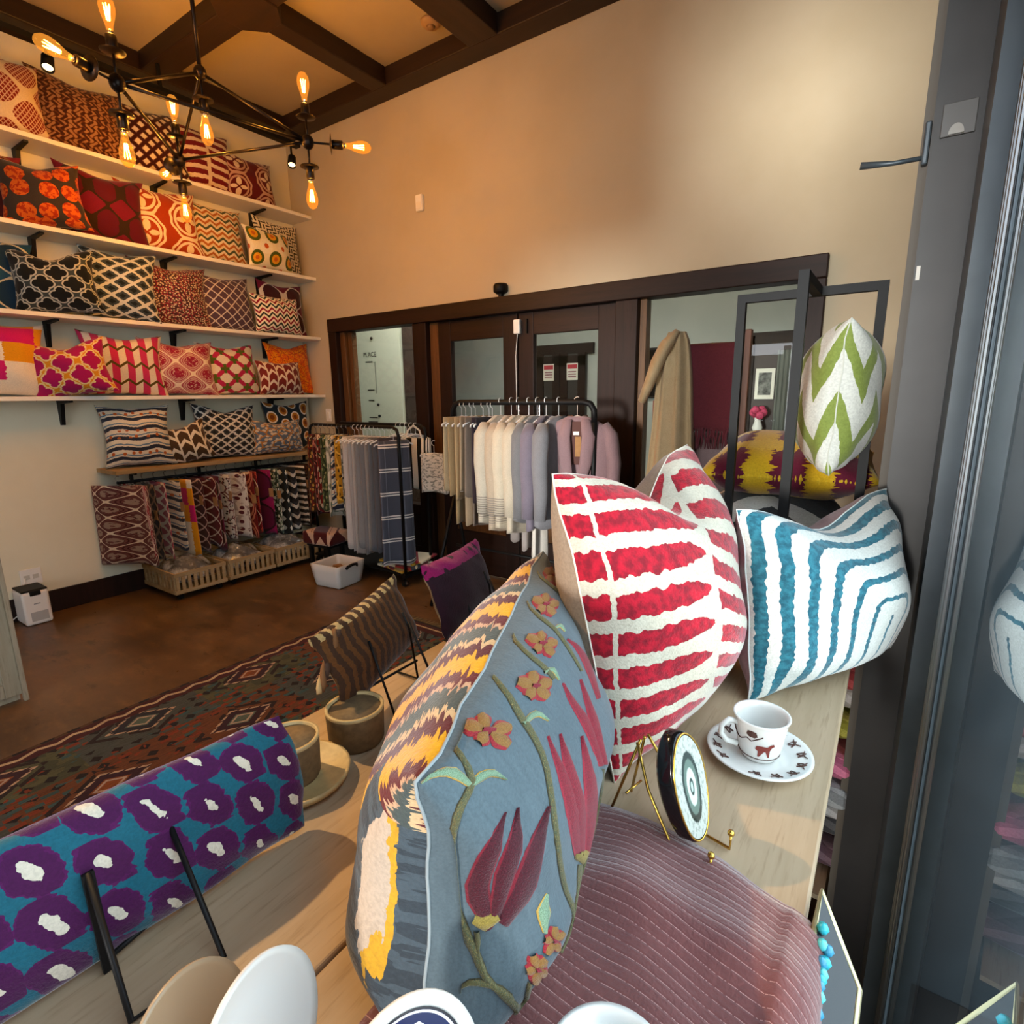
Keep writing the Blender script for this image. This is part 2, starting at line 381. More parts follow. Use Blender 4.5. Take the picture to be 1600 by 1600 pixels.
# little fixtures on the back wall
t = thing('security_camera', 'small black dome camera sitting on top of the dark door header', 'camera', (-2.496, BW-.02, 2.21))
obj('mount', MB().lathe([(.02, 0), (.02, .03)], seg=16), M_black, t)
obj('camera_body', MB().lathe([(.035, .02), (.055, .035), (.055, .075), (.045, .09), (.0001, .095)], seg=20), M_black, t, True)
t = thing('door_sensor', 'white contact sensor at the top of the double doors', 'sensor', (-2.36, BW-.01, 1.99))
obj('sensor_body', MB().box((0, 0, 0), (.055, .03, .1)), M_plast, t, bevel=.006); obj('sensor_wire', MB().tube([(.0, 0, -.05), (-.02, .005, -.2), (-.02, .012, -.6)], .003, 6), M_plast, t)
obj('magnet', MB().box((.075, .01, .0), (.012, .015, .1)), M_black, t)
t = thing('motion_detector', 'small white box detector high on the beige back wall', 'detector', (-3.266, BW-.015, 2.986))
obj('detector_body', MB().box((0, 0, 0), (.07, .03, .12)), M_plast, t, bevel=.008); obj('lens', MB().box((0, -.016, -.02), (.05, .004, .05)), M_white, t, bevel=.003)
t = thing('light_switch', 'white light switch plate beside the dark door trim', 'switch', (-4.60, BW-.003, 1.33))
obj('switch_plate', MB().box((0, 0, 0), (.075, .008, .12)), M_plast, t, bevel=.003); obj('rocker', MB().box((0, -.006, 0), (.03, .008, .06)), M_white, t, bevel=.002)
t = thing('smoke_detector', 'round tan detector on the ceiling panel between two beams', 'detector', (-2.79, 3.2, CZ))
obj('detector_base', MB().lathe([(.0001, -.03), (.05, -.028), (.065, -.012), (.068, 0)], seg=24), plain('tan plastic', '#a3835c', .5), t, True)
obj('detector_cap', MB().lathe([(.0001, -.045), (.02, -.042), (.03, -.028)], seg=20), plain('tan plastic cap', '#8e6f4b', .5), t, True)

# ------------------------------------------------------------------ hall behind the glass
HY = 6.2
struct('wall_hall', MB().ext((-6.4, HY, 0), (.4, HY+.12, 3.2)), M_hall)
struct('ceiling_hall', MB().ext((-6.4, BW+.15, 3.0), (.4, HY, 3.1)), M_ceil)
struct('wall_hall_left', MB().ext((-6.4, BW+.15, 0), (-6.28, HY, 3.0)), plain('hall brown wall', '#4a3a30', .7, nz=.2, nscale=5))
struct('wall_hall_front', MB().ext((-6.4, 3.6, 0), (-5.067, 3.7, 3.1)), M_hall)
struct('wall_hall_right', MB().ext((.3, BW+.15, 0), (.4, HY, 3.0)), M_hall)
hp = MB().ext((-6.2, 4.63, 0), (-4.62, 4.75, 3.0))
struct('wall_hall_screen', hp, plain('hall screen paint', '#cfd0c2', .6))
struct('wall_hall_brown', MB().ext((-4.62, 4.62, 0), (-4.25, 4.76, 3.0)), plain('hall brown panelling', '#3d302a', .6, nz=.25, nscale=6))
t = thing('directory_sign', 'pale lobby directory panel lettered PLACE behind the left glass', 'sign', (-5.0, 4.61, 0))
obj('panel', MB().box((0, 0, 1.65), (.72, .02, 1.45)), plain('directory panel', '#d5d8c8', .4), t)
M_ink = plain('dark lettering', '#34352f', .6)
def text(body, size, loc, rot, mat, parent, name='lettering', ext=.001):
    cu = bpy.data.curves.new(name, 'FONT'); cu.body = body; cu.size = size; cu.align_x = 'CENTER'; cu.align_y = 'CENTER'; cu.extrude = ext
    o = bpy.data.objects.new(name, cu); bpy.context.scene.collection.objects.link(o); dg = bpy.context.evaluated_depsgraph_get()
    me = bpy.data.meshes.new_from_object(o.evaluated_get(dg)); bpy.data.objects.remove(o)
    o = bpy.data.objects.new(name, me); col.objects.link(o); me.materials.clear(); me.materials.append(mat); o.location = loc; o.rotation_euler = rot
    if parent: o.parent = parent
    return o
text('PLACE', .075, (-.13, -.013, 1.98), (R(90), 0, 0), M_ink, t)
for k, (zz, xx, ww) in enumerate(((1.90, -.15, .12), (1.58, -.14, .11), (1.46, -.15, .09), (1.26, -.13, .14), (1.21, -.14, .16))):
    obj('print_line', MB().box((xx, -.0125, zz), (ww, .003, .012)), M_ink, t)
for zz, xx in ((2.16, -.08), (1.41, -.03), (1.28, -.02), (1.17, -.01)): obj('pin', MB().ball((xx, -.018, zz), .017, 10), M_black, t, True)
obj('side_print', MB().box((-.05, -.0125, 1.72), (.012, .003, .36)), plain('pale print', '#8c8f80', .6), t)
M_dk = plain('dark hall door', '#33302f', .45)
def halldoor(x0, x1, lab):
    t = thing('hall_door', lab, 'door', ((x0+x1)/2, HY-.03, 0)); w = x1-x0
    obj('door_panel', MB().box((0, 0, .99), (w, .05, 1.98)), M_dk, t)
    obj('rail', MB().box((0, -.03, 1.9), (w, .02, .12)), M_trim, t); obj('rail', MB().box((0, -.03, .12), (w, .02, .24)), M_trim, t)
    obj('stile', MB().box((-w/2+.05, -.03, 1.0), (.1, .02, 1.98)), M_trim, t); obj('stile', MB().box((w/2-.05, -.03, 1.0), (.1, .02, 1.98)), M_trim, t)
    return t
d1 = halldoor(-3.80, -3.47, 'dark hall door with a red and white notice, the left leaf')
d2 = halldoor(-3.46, -3.12, 'dark hall door with a red and white notice, the right leaf')
struct('trim_30', MB().ext((-3.9, HY-.05, 1.98), (-3.03, HY, 2.1)), M_trimx)
for x, lab in ((-3.62, 'red and white notice taped on the left dark hall door'), (-3.29, 'red and white notice taped on the right dark hall door')):
    t = thing('notice', lab, 'sign', (x, HY-.073, 1.77))
    obj('paper', MB().box((0, 0, 0), (.15, .004, .2)), M_white, t)
    obj('red_bar', MB().box((0, -.003, .06), (.13, .003, .05)), plain('notice red', '#c03040', .6), t)
    for k in range(3): obj('text_line', MB().box((0, -.003, -.0-.03*k), (.11, .003, .012)), plain('notice ink', '#8d4a58', .6), t)
t = thing('wall_screen', 'dark flat wall panel seen through the right window', 'panel', (-2.12, HY-.03, 1.72))
obj('bezel', MB().box((0, 0, 0), (.46, .04, .55)), M_black, t); obj('panel_face', MB().box((0, -.022, 0), (.42, .004, .5)), plain('dark glossy panel', '#141414', .1), t)
tag(obj('orange_banner', MB().box((-2.13, HY-.02, 1.28), (.3, .02, .28)), plain('rust banner', '#9a4a30', .8)), 'rust coloured wall banner below the dark panel', 'banner')
fr_ = setting('door_3', (-1.05, HY, 0)); o = (-1.05, HY, 0)
obj('frame_side', MB(o).ext((-1.34, HY-.06, 0), (-1.24, HY, 2.05)), M_trim, fr_); obj('frame_side', MB(o).ext((-.74, HY-.06, 0), (-.64, HY, 2.05)), M_trim, fr_)
obj('frame_head', MB(o).ext((-1.34, HY-.06, 1.97), (-.64, HY, 2.08)), M_trim, fr_); obj('door_panel', MB(o).ext((-1.24, HY-.03, 0), (-.74, HY, 1.97)), plain('deep brown door', '#3a2722', .5), fr_)
obj('curtain', MB(o).grid(lambda u, v: (-1.02+.26*u, HY-.05-.015*math.sin(u*40), .95+.95*v), 40, 2), plain('grey curtain', '#7d8079', .9), fr_, True)
t = thing('framed_print', 'small white framed print on the brown door beyond the window', 'picture', (-1.12, HY-.045, 1.58))
obj('mat_board', MB().box((0, 0, 0), (.18, .02, .3)), M_white, t); obj('image', MB().box((0, -.011, 0), (.12, .003, .22)), plain('print image', '#6a6a66', .6, nz=.8, nscale=14), t)
t = thing('flower_vase', 'white vase of pink flowers on a ledge beyond the window', 'flowers', (-1.13, HY-.2, 1.1))
obj('vase', MB().lathe([(.03, 0), (.05, .05), (.03, .12), (.035, .15)], seg=16), M_plast, t, True)
for k in range(6):
    a = k*1.05; obj('bloom', MB().ball((.045*math.cos(a), .045*math.sin(a), .2+.03*math.sin(k*2.1)), .042, 10), plain('pink bloom %d' % k, '#c8486a', .8, nz=.3, nscale=60), t, True)
t = thing('hall_ledge', 'grey ledge counter below the flowers in the hall', 'counter', (-1.0, HY-.2, 0))
obj('ledge_top', MB().box((0, 0, 1.085), (.9, .36, .03)), M_hall, t); obj('ledge_body', MB().box((0, .02, .535), (.84, .3, 1.07)), plain('grey ledge', '#8b8f8d', .6), t)
# hall ceiling light
t = thing('hall_light', 'long ceiling light panel in the hall', 'lamp', (-2.7, 4.0, 2.985))
obj('diffuser', MB().box((0, 0, -.02), (4.0, .3, .02)), emit('hall light diffuser', '#f4f2ea', 22.0), t); obj('housing', MB().box((0, 0, -.005), (4.06, .36, .012)), M_white, t)
# ------------------------------------------------------------------ cushion patterns (u, v run 0..1 over a cushion face)
def lat(u, v, nx, ny): return cos(u*(PI2*nx))+cos(v*(PI2*ny))
def jag(u, v, su=9., sv=60., amp=.03): return u+(noi(u*su, v*sv, 1., 1)-.5)*amp
def p_ogee(bgc, line, fill, nx=2, ny=2, lw=.28, inner=None, jg=.02):
    def f(u, v):
        U = jag(u, v, 12, 70, jg); a = lat(U, v, nx, ny)+.32*cos(v*(PI2*ny*2))
        c = mix(fab(a-.1) < lw, mix(a > 0., bgc, fill), line)
        if inner: c = mix(fab(a) > 1.35, c, inner)
        return c
    return f
def p_grid_ogee(u, v):          # red medallions filled with a fine grid on cream
    a = lat(jag(u, v), v, 2, 2)
    g = mxm(fr(u*22+v*16) < .25, fr(u*22-v*16) < .25)
    return mix(fab(a) > .45, '#d8c3a2', mix(g, '#7d1f16', '#c9a58a'))
def p_geo(u, v):                # brown wiggly brick relief
    a = sin((u*16+sin(v*60)*.35)*PI2*.8)*sin((v*17)*PI2*.5+sin(u*50))
    return mix(a > .12, mix(a < -.3, '#5a2c12', '#3b1a0c'), '#9a6f45')
def p_squares(u, v):            # dark lattice with cream squares, turned
    p = (u+v)*6.5; q = (u-v)*6.5
    sq = (mxm(fab(fr(p)-.5), fab(fr(q)-.5)) < .27)
    ed = (mxm(fab(fr(p)-.5), fab(fr(q)-.5)) < .34)
    return mix(sq, mix(ed, '#3a130d', '#7a4b35'), '#d9c6a6')
def p_zebra(a='#6d141c', b='#d9bfa2', n=8.):
    def f(u, v):
        x = jag(u, v, 30, 6, .05); w = fab(u-.5)
        st = fr(v*n+noi(u*14, v*3, 1., 2)*.35+(u > .5)*.5+w*.5)
        return mix(mxm(st > .56, fab(x-.5) < .025), a, b)
    return f
def p_medallion(bgc, ln, n=2., ny=2., dot='#d9bfa0'):
    def f(u, v):
        p = fr(u*n)-.5; q = fr(v*ny+fl(u*n)*.5)-.5; r = hyp(p, q*.8)
        an = mth('ARCTAN2', q, p)
        pet = cos(an*8.)*.05
        ring = mn(fab(r+pet*.3-.40), fab(r-.30)) < .03
        cross = (r < (.18+cos(an*4.)*.09))
        tip = mn(fab(p+q), fab(p-q)) < .035
        c = mix(ring, bgc, ln); c = mix(cross, c, dot); c = mix(mn(tip, r < .14), c, bgc); return c
    return f
def p_circles(u, v):            # orange pomegranate discs with dark outlines
    U = jag(u, v, 14, 14, .03)
    e = vor(U*1., v, 4.4, 'F1', .5); n = noi(u*20, v*20, 1., 3)
    return mix(e < .43, '#3d342e', mix(n > .52, '#d4651c', '#a8320f'))
def p_chev(cols, n=5., m=5., amp=.35):
    def f(u, v):
        x = fr(v*n+tri(u*(m*2))*amp+(noi(u*40, v*9, 1., 1)-.5)*.05)
        k = len(cols); c = cols[0]
        for i in range(1, k): c = mix(x > i/k, c, cols[i])
        return c
    return f
def p_yelhex(u, v):
    n = 3.; p = fr(u*n)-.5; q = fr(v*2.)-.5; r = hyp(p, q*1.1)
    p2 = fr(u*n+.5)-.5; q2 = fr(v*2.+.5)-.5; r2 = hyp(p2, q2*1.1)
    c = mix(r < .36, '#f0e5c0', '#4f5b1c'); c = mix(r < .22, c, '#e0a01c'); c = mix(r < .10, c, '#c8671a')
    c = mix(r2 < .34, c, '#f4ecd0'); return mix(r2 < .12, c, '#c65a1c')
def p_meander(a='#e3d7b8', b='#3b3224', n=9.):
    def f(u, v):
        i = fl(u*n); j = fl(v*n); par = fr((i+j)*.5) > .25
        x = fr(u*n); y = fr(v*n)
        h = mxm(y < .22, mn(fab(y-.62) < .12, x < .75)); w = mxm(x < .22, mn(fab(x-.62) < .12, y < .75))
        return mix(par*h+(1.-par)*w > .5, a, b)
    return f
def p_quat(bgc, line, fill, nx=3., ny=3., jg=.015, dot=None):
    def f(u, v):
        U = jag(u, v, 12, 40, jg)
        def cell(ou):
            x = fr(U*nx+ou)-.5; y = fr(v*ny+ou)-.5; x, y = fab(x), fab(y)
            d1 = hyp(x-.19, y); d2 = hyp(x, y-.19)
            return mn(mn(d1, d2)-.155, mxm(x, y)-.17)
        g = mn(cell(0.), cell(.5))
        c = mix(g < .055, bgc, line); return mix(g < .0, c, fill)
    return f
def p_lattice(bgc, ln, n=6., m=6., w=.1, jg=.03, second=None):
    def f(u, v):
        U = jag(u, v, 30, 30, jg); a = fab(fr(U*n+v*m)-.5); b = fab(fr(U*n-v*m)-.5)
        c = bgc
        if second: c = mix(mn(a, b) > .32, bgc, second)
        return mix(mxm(a < w, b < w), c, ln)
    return f
def p_floral(base, c1, c2, s=28., t=.3):
    def f(u, v):
        a = vor(u, v, s, 'F1', .8); e = vor(u, v, s*.6, 'DISTANCE_TO_EDGE', 1.); n = noi(u*9, v*9, 1., 3)
        c = mix(a < t, base, c1); return mix(mn(e < .08, n > .45), c, c2)
    return f
def p_checks(u, v):
    i = fl(jag(u, v, 6, 40, .06)*3.2+.3); j = fl(v*4.5); n = noi(i*7.37, j*3.19, 1.7, 0)
    c = mix(n > .45, '#c8186a', '#e9dcc6'); return mix(n > .53, c, '#e0960f')
def p_blocks(u, v):
    s = fr(u*6.+fl(v*4.)*.0); y = fr(v*4.+tri(u*12.)*.28)
    c = mix(s > .5, '#c8315f', '#e8d6bd'); return mix(y < .16, c, '#5a4a1a')
def p_damask(bgc, ln, ac, n=2.5):
    def f(u, v):
        a = lat(u, v, n, n); b = fab(a); w = sin(a*14.)
        c = mix(w > .35, bgc, ln); c = mix(b < .13, c, '#efdcc4'); return mix(mn(b > 1.2, noi(u*30, v*30, 1., 2) > .45), c, ac)
    return f
def p_trellis(u, v):
    U = jag(u, v, 10, 40, .03)
    a = fab(fr(U*3.+v*3.)-.5); b = fab(fr(U*3.-v*3.)-.5); p = fr(U*3.)-.5; q = fr(v*3.)-.5
    c = mix(mxm(a < .15, b < .15), '#e8d9bf', '#b5224a')
    p1 = fr(U*3.+.5)-.5; cr = mxm(mn(fab(p1) < .07, fab(q) < .24), mn(fab(p1) < .2, fab(q) < .08))
    p2 = fr(v*3.+.5)-.5; cr2 = mxm(mn(fab(p) < .07, fab(p2) < .24), mn(fab(p) < .2, fab(p2) < .08))
    return mix(mxm(cr, cr2), c, '#55651c')
def p_hearts(a, b, n=6., m=5.):
    def f(u, v):
        z = fab(fr(u*n)-.5)*2.; k = fr(v*m+z*.45+fl(u*n)*.5)
        return mix(mxm(k < .3, z > .86), a, b)
    return f
def p_paisley(u, v):
    e = vor(u, v, 7., 'DISTANCE_TO_EDGE', 1.); a = vor(u, v, 22., 'F1', 1.); n = noi(u*10, v*10, 1., 4)
    c = mix(n > .5, '#f0930f', '#e86a12'); c = mix(a < .2, c, '#c33414'); return mix(e < .035, c, '#b5401c')
def p_waves(u, v):
    n = noi(u*4, v*2, 1., 2); x = fr(v*7.+sin(u*PI2*2.2+n*3)*.12+(noi(u*30, v*8, 1., 1)-.5)*.12)
    c = mix(x > .35, '#2c3140', '#ddd3bd'); c = mix(mn(x > .5, x < .62), c, '#5c7a93')
    d = vor(u, v*1., 9., 'F1', .5); return mix(mn(d < .2, fr(v*3.5) > .6), c, '#b8602c')
def p_amber(u, v):
    p = fr(u*4.)-.5; q = fr(v*3.5+fl(u*4.)*.5)-.5; r = hyp(p, q)+(noi(u*20, v*20, 1., 1)-.5)*.04
    c = mix(r < .40, '#1f2a33', '#e9dcc4'); c = mix(r < .31, c, '#b3701c'); return mix(r < .16, c, '#7a3d10')
def p_beige(u, v): return mix(noi(u*60, v*60, 1., 2), '#a08a76', '#8f7a67')
M_back = fabric('beige linen backing', p_beige)
M_backg = fabric('grey linen backing', lambda u, v: mix(noi(u*60, v*60, 1., 2), '#8b827c', '#7c736d'))

# ------------------------------------------------------------------ cushions
def pil_pt(u, v, side, P):
    w, h, t, pin, chop, sd_ = P['w'], P['h'], P['t'], P.get('pin', .09), P.get('chop', 0), P.get('seed', 0)
    a, b = abs(u), abs(v)
    b2 = min(1., abs(v+P.get('sag', 0.)*(1-v*v))); e = max(0., (1-a**2.2)*(1-b2**2.2)); th = t/2*e**P.get('pw', .55)
    pz = pin*(.45 if v < 0 else 1.)
    x = w/2*u*(1-pin*(1-b*b)*a*a); z = h/2*v*(1-pz*(1-a*a)*b*b)
    if chop:
        g = math.exp(-(u/P.get('cw', .42))**2); k = max(0., (v+.4)/1.4)**2
        z -= chop*h*g*k; th *= 1-.25*g*max(0., v)**2
    th *= 1+.06*math.sin(u*5.1+sd_)+.05*math.sin(v*6.3+sd_*1.7+u*3)
    wr = .004*math.sin(u*14+v*9+sd_)*(a*b)
    return (x, -side*th+wr, z+h/2)
def cushion(name, label, w, h, t, mf, mb_, loc, face, lean=10., roll=0., group=None, cat='cushion', n=22, seam=None, **kw):
    P = dict(w=w, h=h, t=t, **kw)
    if n == 22: P['t'] *= 1.4; P['w'] *= 1.07; P['h'] *= 1.05; P.setdefault('pin', .14)
    o = thing(name, label, cat, loc, (-R(lean), R(roll), math.atan2(face[0], -face[1])), group)
    def arc(fn):
        q = [fn(-1+i/150) for i in range(301)]; s_ = [0.]
        for i in range(300): s_.append(s_[-1]+math.dist(q[i], q[i+1]))
        out = []; k = 0
        for i in range(n+1):
            tgt = s_[-1]*i/n
            while k < 299 and s_[k+1] < tgt: k += 1
            out.append(-1+(k+(tgt-s_[k])/max(1e-9, s_[k+1]-s_[k]))/150)
        out[0], out[-1] = -1., 1.; return out
    AU, AV = arc(lambda a: pil_pt(a, 0., 1, P)), arc(lambda a: pil_pt(0., a, 1, P))
    g = lambda s: MB().grid(lambda u, v: pil_pt(AU[round(u*n)], AV[round(v*n)], s, P), n, n, flip=(s < 0))
    obj('front_cover', g(1), mf, o, True); obj('back_cover', g(-1), mb_, o, True)
    if seam:
        pts = [pil_pt(*q, 1, P) for q in [(-1+2*i/16, -1) for i in range(16)]+[(1, -1+2*i/16) for i in range(16)]+[(1-2*i/16, 1) for i in range(16)]+[(-1, 1-2*i/16) for i in range(16)]]
        obj('piping', MB().tube(pts, .0014, 6, closed=True), seam, o, True)
    return o
SH = [3.13, 2.60, 2.065, 1.53]
order = ['top', 'second', 'third', 'fourth']
def shelf_unit(k, z):
    t = thing('wall_shelf', 'long white bracketed wall shelf, %s from the ceiling' % order[k], 'shelf', (LW, .2, z), group='white wall shelves')
    o = (LW, .2, z)
    obj('shelf_board', MB(o).ext((LW, .2, z-.028), (-4.627, BW-.002, z)), M_white, t, bevel=.002)
    for y in (.6, 1.5, 2.32, 3.12):
        br = obj('bracket', MB(o).prism([(LW+.003, z-.029), (-4.68, z-.029), (-4.68, z-.042), (LW+.075, z-.05), (LW+.03, z-.2), (LW+.003, z-.2)], y-.012, y+.012, M=Matrix(((1, 0, 0), (0, 0, 1), (0, 1, 0)))), M_black, t)
for k, z in enumerate(SH): shelf_unit(k, z)
cush = [  # shelf, y, w, h, t, depth x, lean, roll, facing y, chop, pattern, backing, label, group extra
 (0, 1.42, .46, .44, .16, -4.76, 8, 0, -.1, 0, p_grid_ogee, 'red gridded medallion cushion on cream, far left of the top shelf'),
 (0, 1.84, .50, .46, .18, -4.74, 10, 2, -.1, .06, p_geo, 'brown wiggly relief cushion on the top shelf'),
 (0, 2.28, .48, .46, .16, -4.75, 9, -2, -.1, .02, p_squares, 'dark brown cushion with turned cream squares on the top shelf'),
 (0, 2.68, .44, .46, .15, -4.77, 8, 1, -.05, 0, p_zebra(), 'maroon and cream tiger striped cushion on the top shelf'),
 (0, 3.04, .46, .36, .15, -4.74, 9, 0, 0., .03, p_medallion('#5c1416', '#b98f78'), 'dark red medallion cushion nearest the back wall on the top shelf'),
 (1, 1.24, .42, .42, .15, -4.79, 8, 4, -.1, .0, p_ogee('#4a1a1e', '#8a5a3a', '#7a1f2a'), 'dark maroon cushion at the far left of the second shelf'),
 (1, 1.55, .44, .40, .18, -4.72, 12, -4, -.3, .10, p_circles, 'orange pomegranate disc cushion on the second shelf'),
 (1, 1.90, .50, .46, .17, -4.76, 10, 3, -.15, .05, p_ogee('#5c0f20', '#33200f', '#74122a', 3, 2.2, .3), 'crimson cushion with brown ogee net on the second shelf'),
 (1, 2.30, .52, .46, .16, -4.75, 9, -1, -.1, .03, p_medallion('#a63c12', '#ecd9b4', 2, 2, '#e9d3a8'), 'rust cushion with round white medallions on the second shelf'),
 (1, 2.73, .46, .44, .14, -4.77, 8, 0, 0., 0, p_chev(['#e3d3ae', '#4b5138', '#d9c79c', '#b0652c'], 6, 6, .4), 'cream cushion with fine green and rust chevrons on the second shelf'),
 (1, 3.13, .42, .33, .14, -4.67, 12, 0, .05, .02, p_yelhex, 'small white cushion with green and yellow cups on the second shelf'),
 (1, 3.31, .46, .45, .13, -4.83, 8, 0, .1, 0, p_meander(), 'cream and black maze cushion in the corner of the second shelf'),
 (2, 1.20, .44, .44, .16, -4.80, 8, 5, -.1, 0, p_ogee('#16324a', '#c9c2a8', '#1f4a66', 2, 2, .22), 'navy cushion with cream ogee lines at the far left of the third shelf'),
 (2, 1.53, .46, .40, .20, -4.72, 14, -4, -.45, .14, p_quat('#3a4446', '#b9bab0', '#15181a', 3.6, 3.4), 'slouching grey cushion with black quatrefoils on the third shelf'),
 (2, 1.91, .44, .48, .17, -4.75, 10, 3, -.35, .04, p_lattice('#3c464b', '#d3d5cd', 4., 6., .12, .05, '#1c2226'), 'charcoal cushion with pale diamond lattice on the third shelf'),
 (2, 2.29, .52, .46, .17, -4.75, 10, 2, -.1, .06, p_floral('#4a2a30', '#c9b79e', '#8d1f3a', 30, .32), 'maroon and cream speckled cushion on the third shelf'),
 (2, 2.73, .48, .44, .15, -4.76, 9, -1, 0., .02, p_lattice('#54404e', '#cfc4bd', 6., 6., .07, .01), 'purple grey cushion with fine white diamond lattice on the third shelf'),
 (2, 3.15, .46, .32, .14, -4.67, 12, 0, .05, 0, p_chev(['#ece4d2', '#24302c', '#ece4d2', '#8d1a36'], 5, 7, .45), 'small zigzag cushion in white, green and red on the third shelf'),
 (2, 3.30, .47, .46, .14, -4.83, 8, 0, .1, .02, p_ogee('#3d1a22', '#cfc6c2', '#6a1030', 2, 2, .22), 'plum cushion with silver ogee net in the corner of the third shelf'),
 (3, 1.17, .46, .46, .17, -4.76, 9, 3, -.15, 0, p_checks, 'pink, orange and white checked cushion at the left of the fourth shelf'),
 (3, 1.53, .44, .36, .18, -4.69, 14, -8, -.5, .12, p_quat('#d98f1c', '#e8cf94', '#a81258', 3.2, 2.6, .05), 'yellow and magenta quatrefoil cushion hanging over the fourth shelf'),
 (3, 1.88, .50, .44, .16, -4.76, 10, 2, -.2, .05, p_blocks, 'pink and cream tumbling block cushion on the fourth shelf'),
 (3, 2.28, .52, .42, .16, -4.75, 10, 1, -.1, .06, p_damask('#d0a597', '#a8324c', '#9a1f3c'), 'dusty pink damask cushion on the fourth shelf'),
 (3, 2.71, .48, .42, .15, -4.76, 9, -1, 0., .04, p_trellis, 'white cushion with red trellis and green crosses on the fourth shelf'),
 (3, 3.12, .44, .29, .14, -4.67, 13, 0, .05, .02, p_hearts('#7a2a26', '#e3cfb8', 6, 4), 'small brown red arrowhead cushion on the fourth shelf'),
 (3, 3.33, .48, .46, .14, -4.82, 8, -2, .1, .05, p_paisley, 'bright orange paisley cushion in the corner of the fourth shelf'),
]
for i, (k, y, w, h, t_, x, ln, rl, fy, ch, pat, lab) in enumerate(cush):
    if x < -4.78: x, t_, ln = -4.80, .085, 5
    else: x += max(0., -fy-.05)*.16; ln = min(ln, 9)
    m = fabric('cushion fabric %d' % i, pat)
    cushion('throw_cushion', lab, w, h, t_, m, M_backg if k == 2 else M_back, (x, y, SH[k]+.002), (1, fy), ln, rl, 'cushions on the wall shelves', chop=ch, seed=i*1.3)
# lowest, wooden shelf with its cushions
t = thing('wooden_shelf', 'pale wooden wall shelf with a black hanging rail below it', 'shelf', (LW, 1.66, 1.0)); o = (LW, 1.66, 1.0)
obj('shelf_board', MB(o).ext((LW, 1.66, .97), (-4.58, 3.40, 1.0)), M_oaky, t, bevel=.003)
rl = obj('hanging_rail', MB(o).tube([(-4.7, 1.7, .90), (-4.7, 3.38, .90)], .011, 10), M_black, t, True)
for y in (1.8, 2.3, 2.8, 3.3):
    obj('rail_bracket', MB(o).ext((-4.71, y-.01, .90), (-4.69, y+.01, .97)).ext((LW, y-.01, .955), (-4.62, y+.01, .97)), M_black, t)
low = [(1.90, .44, .45, .16, -4.72, 10, 0, -.25, .0, p_waves, 'blue black and cream wavy stripe cushion on the wooden shelf'),
 (2.24, .36, .31, .17, -4.67, 14, -12, -.35, .08, p_hearts('#4a3522', '#e0d3bb', 5, 4), 'small brown and white arrowhead cushion slumped on the wooden shelf'),
 (2.60, .50, .44, .17, -4.75, 10, 3, -.1, .10, p_lattice('#34363a', '#d6d2c6', 6., 7., .12, .06, '#1d1e20'), 'black and white broken diamond cushion on the wooden shelf'),
 (3.04, .50, .30, .16, -4.68, 12, 2, 0., .08, p_floral('#5b6a7c', '#cbbfa8', '#b07a3c', 12, .36), 'small blue and tan floral cushion on the wooden shelf'),
 (3.24, .48, .45, .14, -4.83, 8, 0, .05, .03, p_amber, 'dark cushion with amber ringed dots at the end of the wooden shelf')]
for i, (y, w, h, t_, x, ln, rl, fy, ch, pat, lab) in enumerate(low):
    if x < -4.78: x, t_, ln = -4.80, .085, 5
    cushion('throw_cushion', lab, w, h, t_, fabric('low cushion fabric %d' % i, pat), M_back, (x, y, 1.002), (1, fy), ln, rl, 'cushions on the wooden shelf', chop=ch, seed=i*2.1+.4)
# ------------------------------------------------------------------ hanging cloth shapes
def cloth_solid(w, t, L, rip=.25, nr=3, flare=.15, seed=0., nu=28, nv=14, neck=None, hem=.01):
    """closed hanging cloth: width along x, thickness along y, from z = 0 down to -L"""
    def fn(u, v):
        a = PI2*u; z = -L*(1-v); d = 1-v
        ww = w*(1-flare*.5+flare*d); tt = t*(.55+.45*min(1, d*5))
        if neck: ww = w*neck(d)
        cx = math.copysign(abs(math.cos(a))**.6, math.cos(a)); sy_ = math.copysign(abs(math.sin(a))**.7, math.sin(a))
        x = ww/2*cx; y = tt/2*sy_ + t*rip*(.3+.7*d)*math.sin(nr*PI2*(cx*.5)+seed+d*1.1)
        if v == 0: z += hem*math.sin(a*3+seed)
        return (x, y, z)
    mb = MB().grid(fn, nu, nv, flip=True)
    ring = lambda j: [j*(nu+1)+i for i in range(nu)]
    mb.f.append(tuple(ring(0))); mb.f.append(tuple(reversed(ring(nv)))); mb.mi += [0, 0]
    return mb
def solid(name, c, c2=None, s=40.): return fabric(name, lambda u, v: mix(noi(u*s, v*s*.3, 1., 3), c, c2 or c))
M_steel = plain('chrome wire', '#b9bbbd', .25, .9)
M_kraft = plain('kraft card', '#a5794c', .9, nz=.1)
M_hang = plain('white hanger plastic', '#eef0f2', .3)
def hanger_mb(w=.36, drop=.07, hook=.055):
    pts = [(-.02*math.cos(R(a)), 0, hook+.02+.02*math.sin(R(a))) for a in range(-60, 181, 30)][::-1]
    return MB().tube([(.0, 0, 0), (.0, 0, hook)]+pts[::-1][:7], .0022, 6).tube([(-w/2, 0, -drop-.012), (-w/2, 0, -drop), (-w*.3, 0, -drop*.45), (0, 0, -.0), (w*.3, 0, -drop*.45), (w/2, 0, -drop), (w/2, 0, -drop-.012)], .006, 8)
